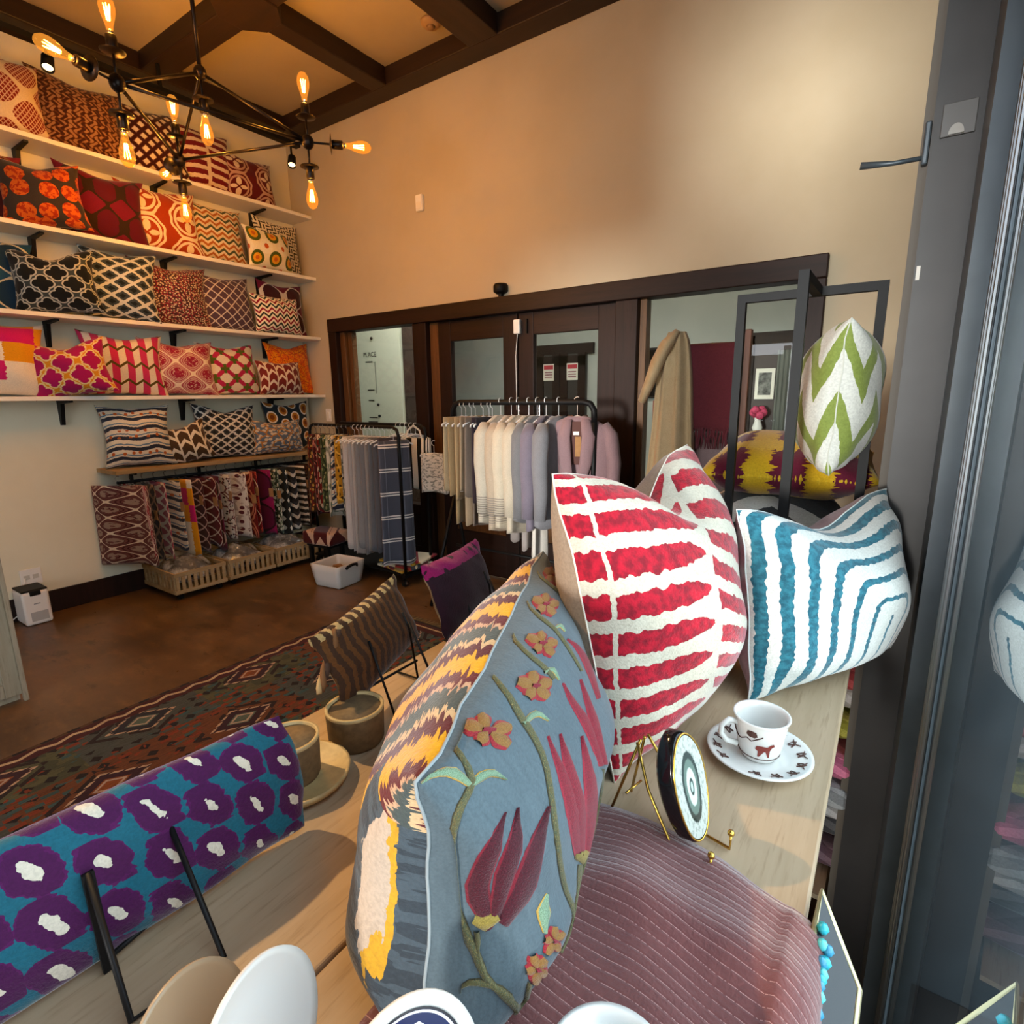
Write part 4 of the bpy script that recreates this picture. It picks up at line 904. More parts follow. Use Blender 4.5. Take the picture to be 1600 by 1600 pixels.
# ------------------------------------------------------------------ chandelier
ZC = 2.9; NA, NR, NL = Vector((-3.063, 1.36, ZC)), Vector((-2.881, 2.228, ZC)), Vector((-3.70, 1.928, ZC)); HB = Vector((-3.215, 1.84, 3.18))
M_iron = plain('oil rubbed iron', '#2a211c', .35, .7)
m = bpy.data.materials.new('amber bulb glass'); m.use_nodes = True; NT = m.node_tree
for n in list(NT.nodes):
    if n.type != 'OUTPUT_MATERIAL': NT.nodes.remove(n)
g_ = NT.nodes.new('ShaderNodeBsdfGlossy'); g_.inputs[0].default_value = lin('#ffcf80'); g_.inputs['Roughness'].default_value = .03; t_ = NT.nodes.new('ShaderNodeBsdfTransparent'); t_.inputs[0].default_value = (1.0, .66, .24, 1)
e_ = NT.nodes.new('ShaderNodeEmission'); e_.inputs[0].default_value = (1, .42, .06, 1); e_.inputs[1].default_value = .35
fz = NT.nodes.new('ShaderNodeFresnel'); fz.inputs[0].default_value = 1.3; ge = NT.nodes.new('ShaderNodeNewGeometry'); ms = NT.nodes.new('ShaderNodeMixShader'); ad = NT.nodes.new('ShaderNodeAddShader')
setin(ms.inputs[0], S(fz.outputs[0])*(1.-S(ge.outputs['Backfacing']))); NT.links.new(t_.outputs[0], ms.inputs[1]); NT.links.new(g_.outputs[0], ms.inputs[2]); NT.links.new(ms.outputs[0], ad.inputs[0]); NT.links.new(e_.outputs[0], ad.inputs[1])
NT.links.new(ad.outputs[0], [n for n in NT.nodes if n.type == 'OUTPUT_MATERIAL'][0].inputs[0]); M_bulb = m
M_fil = emit('glowing filament', '#ffc060', 60.); M_chrome = plain('bulb cap chrome', '#c9b9a8', .2, .9)
ch = thing('bulb_chandelier', 'dark iron three armed chandelier with bare amber filament bulbs', 'chandelier', tuple(HB))
o = tuple(HB)
obj('stem', MB(o).tube([HB+Vector((0, 0, .02)), (HB.x, HB.y, 3.89)], .011, 10), M_iron, ch, True)
obj('canopy', MB(o).lathe([(.065, 3.9), (.06, 3.875), (.02, 3.86), (.011, 3.85)], (HB.x, HB.y, 0), 20), M_iron, ch, True)
for p, r in ((HB, .032), (NA, .034), (NR, .034), (NL, .034)): obj('ball_joint', MB(o).ball(p, r, 16, 1.15), M_iron, ch, True)
for a, b_ in ((HB, NA), (HB, NR), (HB, NL), (NA, NR), (NR, NL), (NL, NA)): obj('arm', MB(o).tube([a, b_], .0085, 8), M_iron, ch, True)
cen = (NA+NR+NL)/3
BULB_W = 14.
def bulb(p, d, k):
    d = Vector(d).normalized(); q = d.to_track_quat('Z', 'Y').to_matrix(); b0 = p+d*.02
    obj('arm_end', MB(o).tube([p, p+d*.13], .006, 8), M_iron, ch, True)
    obj('drip_disc', MB(o).lathe([(.006, .115), (.05, .122), (.052, .126), (.006, .128)], p, 20, M=q), M_iron, ch, True)
    obj('socket', MB(o).lathe([(.02, .128), (.023, .135), (.023, .185), (.019, .19)], p, 16, M=q), M_iron, ch, True)
    B = obj('bulb', MB(o).lathe([(.0135, .205), (.016, .225), (.024, .25), (.031, .275), (.033, .297), (.029, .32), (.018, .338), (.0005, .346)], p, 20, M=q, cap=False), M_bulb, ch, True)
    obj('bulb_cap', MB(o).lathe([(.0135, .188), (.0135, .206)], p, 14, M=q), M_chrome, B, True)
    fl = MB(o)
    for j in range(6):
        a = j*PI2/6; r0, r1 = .006, .013
        fl.tube([p+q @ Vector((r0*math.cos(a), r0*math.sin(a), .245)), p+q @ Vector((r1*math.cos(a+.5), r1*math.sin(a+.5), .305))], .0022, 5)
    obj('filament', fl, M_fil, B)
    ld = bpy.data.lights.new('bulb_light', 'POINT'); ld.energy = BULB_W; ld.color = (1.0, .59, .17); ld.shadow_soft_size = .02
    lo = bpy.data.objects.new('bulb_light', ld); col.objects.link(lo); lo.location = p+d*.275-HB; lo.parent = ch
UP = Vector((0, 0, 1)); k = 0
for nd in (NA, NR, NL):
    out = (nd-cen); out.z = 0
    for d in (UP, -UP, out): bulb(nd, d, k); k += 1
bulb(HB, -UP, k)
# ------------------------------------------------------------------ track light heads
def track(p, aim, lab, e, sz=70):
    t = thing('track_light', lab, 'lamp', p); p = Vector(p); d = (Vector(aim)-p).normalized(); q = d.to_track_quat('Z', 'Y').to_matrix()
    obj('stem', MB().tube([(0, 0, .12), (0, 0, 0)], .008, 8), M_black, t, True); obj('lamp_head', MB().lathe([(.026, -.05), (.032, -.04), (.034, .05), (.030, .052), (.028, .03)], (0, 0, 0), 18, M=q), M_black, t, True)
    obj('lamp_lens', MB().lathe([(.0005, .035), (.028, .035)], (0, 0, 0), 16, M=q, cap=False), emit('lamp lens '+lab[:8], '#ffd9a0', 4.), t)
    ld = bpy.data.lights.new('spot', 'SPOT'); ld.energy = e; ld.color = (1., .62, .26); ld.spot_size = R(sz); ld.spot_blend = .9; ld.shadow_soft_size = .03
    lo = bpy.data.objects.new('spot', ld); col.objects.link(lo); lo.location = d*.06; lo.rotation_euler = d.to_track_quat('-Z', 'Y').to_euler(); lo.parent = t
track((-4.47, 3.28, 3.47), (-3.4, 2.2, 1.0), 'black track light head near the top of the corner', 25)
track((-4.50, 1.62, 3.52), (-3.2, .9, 1.0), 'black track light head above the brown cushion', 25)
track((-2.7, .12, 3.60), (-.60, .34, 1.0), 'black track light head aimed at the display table', 420, 26)
tag(obj('light_track', MB().ext((-2.73, -.5, 3.68), (-2.67, .9, 3.71)).ext((-2.71, -.03, 3.71), (-2.69, -.01, BZ)), M_black), 'black track rail above the display table', 'track')
tag(obj('light_track', MB().ext((-4.52, 1.2, 3.60), (-4.46, 3.37, 3.63)).ext((-4.50, 2.26, 3.63), (-4.48, 2.28, BZ)), M_black), 'black track rail under the left ceiling beam', 'track')
# ------------------------------------------------------------------ long display table
TZ = 1.0
t = thing('display_table', 'long oak display table running along the window', 'table', (-.375, .72, 0)); o = (-.375, .72, 0)
obj('table_board', MB(o).ext((-.73, -.7, .968), (-.3755, 2.15, TZ)), M_oak, t, bevel=.0025)
obj('table_board', MB(o).ext((-.3715, -.7, .968), (-.02, 2.15, TZ)), M_oak, t, bevel=.0025)
obj('apron', MB(o).ext((-.70, -.66, .90), (-.05, 2.11, .966)), M_oak, t)
obj('lower_shelf', MB(o).ext((-.69, -.65, .30), (-.06, 2.10, .325)), M_oak, t, bevel=.002)
for x in (-.69, -.12):
    for y in (-.65, .70, 2.05): obj('leg', MB(o).ext((x, y, 0), (x+.06, y+.06, .90)), M_oak, t, bevel=.003)
# textiles stacked on the lower shelf, peeping out by the window
tx = [('red and white', '#b54a4c'), ('white', '#d8d6d0'), ('lime', '#b9b84a'), ('pink striped', '#c46a8a'), ('grey', '#8f9294'), ('silver', '#b5b8ba'), ('charcoal', '#55585c'), ('dusty plum', '#6f5560')]
for i, (nm, c) in enumerate(tx):
    z = .86-.07*i
    tag(obj('folded_textile', MB().box((-.10+.008*math.sin(i*2.2), 1.62+.05*math.sin(i*1.3), z), (.22, .5, .06), R(3*math.sin(i*3.))), fabric('under textile %d' % i, lambda u, v: mix(fr(u*9+v*23) > .55, c, tuple(min(1, k*1.5+.05) for k in lin(c)[:3]))), bevel=.025, bseg=3), '%s folded textile in the stack below the table by the window' % nm, 'textile', 'textiles stacked below the table')
tag(obj('riser_crate', MB().ext((-.24, 1.3, .326), (-.02, 1.95, .338)), M_oak), 'thin board under the textile stack', 'board')
# ------------------------------------------------------------------ blue embroidered lumbar cushion
def p_ikatback(u, v):
    x = u*9.+v*1.1+(noi(u*4, v*60, 1., 2)-.5)*1.0; f = fr(x*.5)
    c = mix(f > .26, '#d9a00c', '#561820'); c = mix(f > .44, c, '#c9ab82'); c = mix(f > .53, c, '#454e4c'); c = mix(f > .76, c, '#c09a7c'); return mix(f > .83, c, '#5e1a20')
M_blue = fabric('blue grey satin', lambda u, v: mix(noi(u*130, v*12, 1., 3)*.8+noi(u*7, v*5, 1., 2)*.3, '#3f4d55', '#5b6a72'), rough=.55, sheen=.3, weave=400, bmp=.2)
def p_blueside(u, v):
    base = p_ikatback(u, v); x = u+(noi(u*40, v*30, 1., 3)-.5)*.02
    near = mix(noi(u*9, v*30, 1., 2) > .5, '#2f3840', '#414d56')
    bl = hyp((x-.082)/.036, (v-.58)/.20)+(noi(u*50, v*9, 1., 3)-.5)*.9; near = mix(mn(bl < 1.25, x < .08), near, '#c9951c'); near = mix(bl < .9, near, '#b9a592')
    return mix(mn(x+(noi(u*20, v*20, 1., 2)-.5)*.06 < .18, v < .77), base, near)
BP = dict(w=.543, h=.2475, t=.2446, pin=.07, pw=.34, sag=.45, seed=1.)
bl = cushion('lumbar_cushion', 'blue grey lumbar cushion with embroidered red tulips and ikat back', .543, .2475, .2446, M_blue, fabric('ikat stripe back', p_blueside, rough=.6), (-.3507, .4756, TZ+.006), (.9211, .3894), -2.81, -.47, n=72, pin=.07, pw=.34, sag=.45, seed=1., seam=plain('grey piping', '#8f979a', .7))
# ------------------------------------------------------------------ red and white cushion
def p_redzebra(u, v):
    nz = (noi(u*38, v*5, 1., 2)-.5)*.30; y = v*10.7+nz+sin(u*5.)*.15; f = fr(y)
    x = jag(u, v, 5, 60, .012); q = v-.42
    xl = mxm(q, 0.)*.13+.055; xs = q*q+.352
    tap = mxm(0., (x-xs+.15)/.15); mid = fab(f-.5) < (.31-.30*tap*tap*tap)
    left = fab(f-.5) < .32
    f2 = fr(v*10.7+(x-xs)*5.+.45+nz); rt = fab(f2-.5) < .28
    a = (x < xl-.007); b = mn(x > xl+.007, x < xs-.008); d = (x > xs+.022)
    red = mxm(mn(a, left), mxm(mn(b, mid), mn(d, rt)))
    nn = noi(u*40, v*40, 1., 3)
    return mix(red, mix(nn, '#cac2b1', '#b8ad99'), mix(ss(.35, .65, nn), '#b00a26', '#7d0a1e'))
M_redz = fabric('red ikat velvet', p_redzebra, rough=.75, sheen=.5, weave=320, bmp=.5)
cushion('square_cushion', 'crimson and white tiger ikat velvet cushion standing on the table', .429, .413, .24, M_redz, M_back, (-.2382, .8146, TZ+.002), (.996, -.093), 13.25, -.75, n=56, chop=.17, cw=.38, pin=.06, seed=2.2, seam=plain('red piping', '#d8cfc0', .7))
# ------------------------------------------------------------------ teal and white cushion
def p_teal(u, v):
    j = (noi(u*4, v*38, 1., 1)-.5)*.022; k = (noi(u*38, v*4, 1., 1)-.5)*.022
    a = fab(u-.54+j); b = mxm(0., (v-.45+k)*.92)
    d = mth('POWER', mth('POWER', a, 5.)+mth('POWER', b, 5.), .2)
    nn = noi(u*40, v*40, 1., 3); st = fab(fr(d/.083+.5)-.5)
    return mix(st < (.07+d*.42), mix(nn, '#cfcfc9', '#bebeb7'), mix(ss(.35, .65, nn), '#2c6e7e', '#1d5161'))
cushion('lumbar_cushion', 'white cushion with nested teal arch stripes near the window glass', .412, .317, .21, fabric('teal ikat velvet', p_teal, rough=.8, sheen=.4, weave=320, bmp=.4), fabric('pinkish backing', lambda u, v: mix(noi(u*60, v*60, 1., 2), '#8f7276', '#826569')), (-.0562, 1.0827, TZ+.002), (.888, -.459), 8.8, .38, n=52, chop=.152, cw=.5, pin=.06, seed=.7, seam=plain('teal piping', '#c9cfcd', .7))
# ------------------------------------------------------------------ cushion stack and green cushion in the black stand
p_yel = lambda u, v: (lambda f, g: mix(g > .58, mix(f > .45, mix(f > .78, '#d3ab22', '#44586a'), '#641c34'), '#d9b52c'))(fr(jag(u, v, 5, 60, .12)*3.3), fr(v*3.+(noi(u*50, v*3, 1., 2)-.5)*.5))
cg = cushion('floor_cushion', 'charcoal and white zigzag cushion lying flat under the yellow one', .41, .46, .27, fabric('charcoal zigzag', p_chev(['#43474a', '#3a3d40', '#cfcfca'], 3, 2, .5)), bpy.data.materials['charcoal zigzag'], (-.20, 1.42, TZ+.125), (0, 1), 0, 0, n=28, pin=.05, seed=4.)
cg.rotation_euler = (R(-90), 0, R(8)); cg.location = (-.225, 1.42, TZ+.122)
cy = cushion('floor_cushion', 'yellow maroon and blue ikat cushion lying flat on the stack', .40, .46, .17, fabric('yellow ikat', p_yel), bpy.data.materials['yellow ikat'], (-.17, 1.40, TZ+.30), (0, 1), 0, 0, n=32, pin=.05, seed=5.)
cy.rotation_euler = (R(-86), 0, R(4)); cy.location = (-.208, 1.45, TZ+.295)
p_green = lambda u, v: mix(fr(v*2.6+tri(u*8.)*.75+(noi(u*60, v*5, 1., 2)-.5)*.12) < .45, mix(noi(u*30, v*30, 1., 2), '#dcdcd2', '#cdcdc4'), mix(noi(u*30, v*30, 1., 2), '#8b9a4c', '#77863c'))
gm = fabric('green chevron ikat', p_green, rough=.75)
cushion('square_cushion', 'green and white chevron cushion standing on edge in the black frame', .32, .30, .16, gm, gm, (-.116, 1.425, TZ+.335), (.992, .09), -2, 0, n=36, pin=.06, pw=.45, seed=3., seam=plain('green piping', '#cfd0c4', .7))
t = thing('pillow_stand', 'black steel display frame standing on the far end of the table', 'stand', (-.178, 1.3, TZ)); o = (-.178, 1.3, TZ); zt = 1.717; q = .018
obj('front_post', MB(o).ext((-.165-q/2, 1.2-q/2, TZ), (-.165+q/2, 1.2+q/2, zt)), M_black, t); obj('depth_bar', MB(o).ext((-.165-q/2, 1.2, zt-q), (-.165+q/2, 1.41, zt)), M_black, t)
obj('top_bar', MB(o).ext((-.327, 1.41-q/2, zt-q), (-.038, 1.41+q/2, zt)), M_black, t)
for x in (-.318, -.047): obj('rear_post', MB(o).ext((x-q/2, 1.41-q/2, TZ), (x+q/2, 1.41+q/2, zt-q)), M_black, t)
# ------------------------------------------------------------------ clutch on a black easel
def p_spots(u, v):
    U = u*12.; i = fl(U); V = v*3.3+fr(i*.5); j = fl(V); p = fr(U)-.5+(noi(i*3.3, j*5.1, 1., 0)-.5)*.4; q = fr(V)-.5; jj = (noi(u*60, v*25, 1., 2)-.5)*.2+(noi(u*14, v*7, 1., 1)-.5)*.3
    r = hyp(p+q*.35, q*.8)+jj
    c = mix(r < .44, '#145a6c', '#4e0f4c'); c = mix(r < .40, c, '#420c42'); return mix(hyp((p+q*.5)*1.7, q*.8)+jj*1.2 < .16, c, '#cfc8b6')
cl = cushion('ikat_clutch', 'purple and turquoise ikat spotted clutch resting on a black easel', .50, .135, .045, fabric('purple ikat velvet', p_spots, rough=.8, sheen=.5, weave=320), fabric('purple back', lambda u, v: '#4a1050'), (-.550, .075, TZ+.006), (.996, -.09), 14, 0, cat='clutch bag', n=44, pin=-.05, pw=.35, seed=6.)
t = thing('wire_easel', 'black wire easel holding the purple spotted clutch', 'easel', (-.50, .14, TZ)); o = (-.50, .14, TZ)
A1, A2, B1, B2 = Vector((-.536, .125, 1.10)), Vector((-.548, .195, 1.10)), Vector((-.464, .117, TZ+.003)), Vector((-.453, .188, TZ+.003))
obj('back_leg_frame', MB(o).tube([A1, B1, B2, A2], .0028, 8), M_black, t, True)
for a in (A1, A2): obj('upright', MB(o).bar(a, (a.x+.008, a.y, TZ+.002), .009, .004, up=(1, 0, 0)), M_black, t); 
for a in (A1, A2): obj('front_hook', MB(o).tube([(a.x+.008, a.y, TZ+.004), (a.x-.065, a.y+.01, TZ+.004), (a.x-.067, a.y+.01, TZ+.02)], .0026, 6), M_black, t, True)
obj('cross_bar', MB(o).tube([(A1.x+.006, A1.y, TZ+.012), (A2.x+.006, A2.y, TZ+.012)], .0026, 6), M_black, t, True)
# ------------------------------------------------------------------ stoneware
M_stone = plain('tan stoneware', '#b39b6b', .5, nz=.12, nscale=60); M_clay = plain('brown raw clay', '#6b573a', .8, nz=.2, nscale=90)
def mug(x, y, r, h, lab):
    t = thing('stoneware_cup', lab, 'cup', (x, y, TZ+.001))
    obj('outer_wall', MB().lathe([(.0005, 0), (r*.9, 0), (r*.95, .004), (r, h*.9), (r, h*.93)], seg=40), M_clay, t, True)
    obj('glazed_inside', MB().lathe([(r*1.0, h*.92), (r*1.01, h), (r*.9, h), (r*.88, h*.3), (r*.8, .01), (.0005, .008)], seg=40, cap=False), M_stone, t, True); return t
t = thing('stoneware_saucer', 'round tan stoneware saucer with a raised rim under the smaller cup', 'saucer', (-.605, .372, TZ+.001)); obj('saucer_dish', MB().lathe([(.0005, 0), (.045, 0), (.066, .008), (.068, .016), (.064, .016), (.058, .009), (.0005, .006)], seg=40), M_stone, t, True)
c1 = mug(-.612, .37, .037, .058, 'tan and brown stoneware cup standing on its saucer'); c1.location.z = TZ+.0085
mug(-.613, .478, .042, .055, 'wide tan and brown stoneware bowl cup without a saucer')
# ------------------------------------------------------------------ striped pouches on tall wire stands
def wire_stand(x, y, lab, rz):
    t = thing('wire_stand', lab, 'stand', (x, y, TZ), (0, 0, rz))
    for s in (-1, 1):
        obj('leg', MB().tube([(-.04, s*.055, .003), (.01, s*.055, .005), (.0, s*.05, .10), (-.01, s*.045, .13)], .0022, 6), M_black, t, True); obj('back_leg', MB().tube([(.06, s*.05, .003), (.005, s*.045, .115)], .0022, 6), M_black, t, True)
    obj('cross_bar', MB().tube([(.01, -.055, .04), (.01, .055, .04)], .0022, 6), M_black, t, True)
wire_stand(-.668, .60, 'black wire stand under the brown fringed pouch', R(0)); wire_stand(-.686, .86, 'black wire stand under the plum pouch', R(0))
p_tiger = lambda u, v: mix(fr(u*13.+sin(v*12.)*.2+(noi(u*20, v*20, 1., 2)-.5)*.5) > .55, '#3a2414', mix(v > .86, '#5a3616', '#a88a5a'))
cushion('kilim_pouch', 'brown and cream striped woven pouch with fringe on a wire stand', .26, .13, .045, fabric('tiger weave', p_tiger), fabric('tiger weave back', p_tiger), (-.672, .60, TZ+.042), (.95, .3), 22, -4, cat='pouch', n=26, pin=.08, seed=2.)
cushion('kilim_pouch', 'dark plum velvet pouch with magenta edge on a wire stand', .30, .15, .05, fabric('plum velvet', lambda u, v: mix(mn(v > .78, noi(u*12, v*5, 1., 2) > .42), mix(noi(u*7, v*7, 1., 2), '#1c0d16', '#30121f'), '#8a1250')), fabric('plum back', lambda u, v: '#2a101c'), (-.690, .86, TZ+.042), (.95, .3), 20, 4, cat='pouch', n=26, pin=.08, seed=3.)
t = thing('braided_tassel', 'brown and cream braided tassel hanging at the near end of the brown pouch', 'tassel', (-.690, .487, TZ+.045))
for s_ in range(3):
    obj('strand', MB().tube([(.012+.02*k/11+.004*math.cos(k*.9+s_*2.09), .02-.055*k/11+.004*math.sin(k*.9+s_*2.09), .105-.075*k/11) for k in range(12)], .0042, 6), plain('tassel cord %d' % s_, ['#3a2414', '#a8895a', '#6a4420'][s_], .9), t, True)
# ------------------------------------------------------------------ agate slice on a brass easel
M_brass = plain('polished brass', '#c9a04a', .2, .95)
ag = Vector((-.150, .556, TZ)); fa = Vector((.95, -.22, 0)).normalized(); sdv = Vector((-fa.y, fa.x, 0)); tl = (Vector((0, 0, 1))-fa*.28).normalized(); nrm = (fa+Vector((0, 0, .28))).normalized()
t = thing('agate_slice', 'polished black rimmed agate slice with a white and green heart', 'agate', tuple(ag)); o = tuple(ag); c0 = ag+Vector((0, 0, .071))
def agp(a, k, d, sx=.031, sz=.062): return c0+sdv*(math.cos(a)*sx*k*(1+.04*math.sin(3*a)))+tl*(math.sin(a)*sz*k)+nrm*d
mb = MB(o); N = 48
rings = [(.9, -.016), (1.0, -.011), (1.0, .004), (.95, .007)]
mb.add([agp(PI2*i/N, k, d) for k, d in rings for i in range(N)], [(j*N+i, j*N+(i+1) % N, (j+1)*N+(i+1) % N, (j+1)*N+i) for j in range(3) for i in range(N)]+[tuple(reversed(range(N))), tuple(range(3*N, 4*N))])
obj('rind', mb, plain('black agate rind', '#0c0c0e', .12), t, True)
mb = MB(o); pts = [agp(PI2*i/N, k, .0078) for k in (.92, .55, .25) for i in range(N)]; pts.append(agp(0, 0, .0078))
mb.add(pts, [(j*N+i, j*N+(i+1) % N, (j+1)*N+(i+1) % N, (j+1)*N+i) for j in range(2) for i in range(N)]+[(2*N+i, 2*N+(i+1) % N, 3*N) for i in range(N)], uv=[(math.cos(PI2*i/N)*k*.5+.5, math.sin(PI2*i/N)*k*.5+.5) for k in (.92, .55, .25) for i in range(N)]+[(.5, .5)])
m, b = new_mat('agate face'); u, v = uvs(); p = (u-.5)*2.; qv = (v-.5)*2.; an = mth('ARCTAN2', qv, p); r = hyp(p*1.25, qv)+(noi(an*9., 0., 3., 3)-.5)*.2
cc = mix(noi(p*9., qv*9., 1., 3) > .55, '#a9ada6', '#8d938c'); cc = mix(r < .64, cc, '#1f2c28'); cc = mix(r < .50, cc, '#56685f'); cc = mix(r < .34, cc, '#b9c4ba'); cc = mix(r < .16, cc, '#20302c'); cc = mix(r < .09, cc, '#9fb0a6'); setin(b.inputs['Base Color'], cc); b.inputs['Roughness'].default_value = .15
obj('polished_face', mb, m, t, True)
obj('gilt_edge', MB(o).tube([agp(PI2*i/N, .955, .0075) for i in range(N)], .0012, 6, closed=True), M_brass, t, True)
t = thing('brass_easel', 'small brass wire easel holding up the agate slice', 'easel', o)
for s in (-1, 1):
    f0 = ag+sdv*(s*.022)
    obj('front_leg', MB(o).tube([f0+fa*.045+Vector((0, 0, .022)), f0+fa*.045+Vector((0, 0, .004)), f0+Vector((0, 0, .003)), f0-fa*.018+tl*.06, f0*.5+ag*.5-fa*.03+tl*.105], .0018, 8), M_brass, t, True); obj('knob', MB(o).ball(f0+fa*.045+Vector((0, 0, .024)), .004, 10), M_brass, t, True)
    obj('back_leg', MB(o).tube([ag+sdv*(s*.004)-fa*.03+tl*.105, ag+sdv*(s*.02)-fa*.085+Vector((0, 0, .003))], .0018, 8), M_brass, t, True)
obj('cross_wire', MB(o).tube([ag-sdv*.016-fa*.068+Vector((0, 0, .03)), ag+sdv*.016-fa*.068+Vector((0, 0, .03))], .0015, 6), M_brass, t, True)
# ------------------------------------------------------------------ white cup and saucer
M_china = plain('white china', '#d8d6d1', .12, coat=.4); M_brown = plain('brown transfer print', '#4a2a20', .5); M_red = plain('red brown print', '#7a2c22', .5)
t = thing('china_saucer', 'white china saucer with brown looping scrolls near the glass', 'saucer', (-.108, .758, TZ+.001))
obj('saucer_dish', MB().lathe([(.0005, 0), (.036, 0), (.04, .003), (.064, .011), (.0685, .0135), (.068, .0155), (.064, .0145), (.04, .007), (.032, .005), (.0005, .005)], seg=56), M_china, t, True)
for k in range(14):
    a0 = k*PI2/14+.2
    if k % 5 == 4: continue
    pts = [((.054+.006*math.cos(q_*2.1))*math.cos(a0+.15*math.sin(q_)+.05*q_), (.054+.006*math.cos(q_*2.1))*math.sin(a0+.15*math.sin(q_)+.05*q_), .0122+.0022*math.cos(q_*2.1)) for q_ in [j*.6 for j in range(11)]]
    obj('scroll_print', MB().tube(pts, .0008, 5), M_brown, t)
CS_ = 1.
t = thing('china_cup', 'white china cup printed with a brown horse and rope', 'cup', (-.108, .758, TZ+.0065))
cupr = lambda z: .023+.0035*(z/.01) if z < .01 else (.0265+.0085*((z-.01)/.05)**.7)
prof = [(.0005, 0), (.022, 0), (.0235, .003)]+[(cupr(.008+.05*i/10), .008+.05*i/10) for i in range(11)]; rt = prof[-1][0]
prof += [(rt+.0022, .0605), (rt+.0018, .062), (rt-.001, .0615)]+[(cupr(.058-.048*i/8)-.0035, .058-.048*i/8) for i in range(9)]+[(.0005, .008)]
obj('cup_body', MB().lathe(prof, seg=48), M_china, t, True)
hd = Vector((-.85, -.53, 0)).normalized(); hp = [(.030, .050), (.044, .053), (.053, .045), (.054, .033), (.046, .022), (.031, .017)]
obj('handle', MB().tube([hd*a+Vector((0, 0, z)) for a, z in hp], [.0045, .004, .0038, .0038, .004, .0045], 10, sy=1.), M_china, t, True)
def onc(a, z, d=.0006): return ((cupr(z)+d)*math.cos(a), (cupr(z)+d)*math.sin(a), z)
def decal(poly, ac, zc, m, nm):
    mb = MB(); pts = [onc(ac+x/.033, zc+z) for x, z in poly]; ctr = onc(ac+sum(p[0] for p in poly)/len(poly)/.033, zc+sum(p[1] for p in poly)/len(poly), .0008); n = len(pts)
    mb.add(pts+[ctr], [(i, (i+1) % n, n) for i in range(n)]); obj(nm, mb, m, t)
horse = [(-.012, .004), (-.010, .009), (-.004, .010), (.004, .009), (.008, .013), (.012, .014), (.014, .010), (.010, .008), (.008, .003), (.009, -.008), (.0065, -.008), (.005, .001), (-.004, .001), (-.006, -.008), (-.0085, -.008), (-.008, .001)]
decal(horse, R(-70), .022, M_red, 'horse_print'); decal([(-.007, 0), (-.005, .006), (0, .007), (.006, .006), (.008, 0), (.004, -.003), (-.003, -.003)], R(-100), .045, M_brown, 'saddle_print')
obj('rope_print', MB().tube([onc(R(-175+8*i), .036+.004*math.sin(i*.9)) for i in range(9)]+[onc(R(-100+5*i), .036+.002*i) for i in range(6)], .0008, 5), M_brown, t)
obj('foot_line', MB().tube([onc(PI2*i/40, .0085) for i in range(40)], .0006, 5, closed=True), M_brown, t)
# ------------------------------------------------------------------ maroon throw falling over the table edge
m, b = new_mat('ribbed maroon throw'); u, v = uvs(); nn = noi(u*60, v*90, 1., 3); ww = v*62.+sin(u*7.)*.35+(noi(u*6, v*6, 1., 2)-.5)*.8
ln = fab(fr(ww)-.5); cc = mix(nn, '#5a2a2a', '#723c39'); cc = mix(mn(ln < .03, noi(u*200, v*10, 1., 1) > .42), cc, '#b08480'); setin(b.inputs['Base Color'], cc); b.inputs['Roughness'].default_value = .9; b.inputs['Sheen Weight'].default_value = .4
bump(b, mn(ln*4., .8)*.7+noi(u*140, v*160, 1., 2)*.9, .4, .003); M_throw = m
def throw_pt(u, v):
    s = u*.50; y = -.05+.59*v+(.02*math.sin(u*7)*v)
    x = -.30+s*.94; z = TZ+.005
    if x > -.035:
        k = x+.035; ang = min(k/.035, math.pi/2*.93); x = -.035+.036*math.sin(ang)+max(0, k-.055)*.12; z = TZ+.010-.034*(1-math.cos(ang))-max(0, k-.055)*.98
    bmp = .009*math.sin(u*9+v*5)+.008*math.sin(v*11-u*6+1)+.006*math.sin(u*23+v*17)
    z += .006+.4*bmp+.010*math.exp(-((v-.78-.12*u)/.05)**2)
    if v > .98: z -= .008
    return (x, y, max(z, TZ+.004) if x < -.03 else z)
t = thing('maroon_throw', 'ribbed maroon throw spread over the table corner by the glass', 'throw', (-.15, .25, TZ)); o = (-.15, .25, TZ)
to = obj('throw_cloth', MB(o).grid(throw_pt, 70, 80), M_throw, t, True); sm = to.modifiers.new('thick', 'SOLIDIFY'); sm.thickness = .006; sm.offset = -1
# ------------------------------------------------------------------ ceramics at the bottom edge
def stand_plate(x, y, face, lean, r, m, lab, nm='oval_dish', sx=1., face_m=None):
    t = thing(nm, lab, 'dish', (x, y, TZ+.001), (-R(lean), 0, math.atan2(face[0], -face[1])))
    q = Matrix(((sx, 0, 0), (0, 0, -1), (0, 1, 0)))
    obj('dish_body', MB().lathe([(.0005, .006), (r*.55, .006), (r*.9, .011), (r, .014), (r, .010), (r*.9, .005), (r*.55, -.001), (.0005, -.001)], (0, 0, r), 48, M=q), m, t, True)
    if face_m: obj('painted_face', MB().lathe([(.0005, .0068), (r*.55, .0068), (r*.82, .0104)], (0, 0, r), 48, M=q, cap=False), face_m, t, True)
    return t
stand_plate(-.318, .150, (.9, .3), 14, .055, M_china, 'plain white oval dish propped upright at the bottom edge')
stand_plate(-.365, .125, (.9, .3), 18, .048, plain('beige glaze', '#a48f74', .3), 'beige oval dish behind the plain white one')
m, b = new_mat('blue painted glaze'); u, v = uvs()
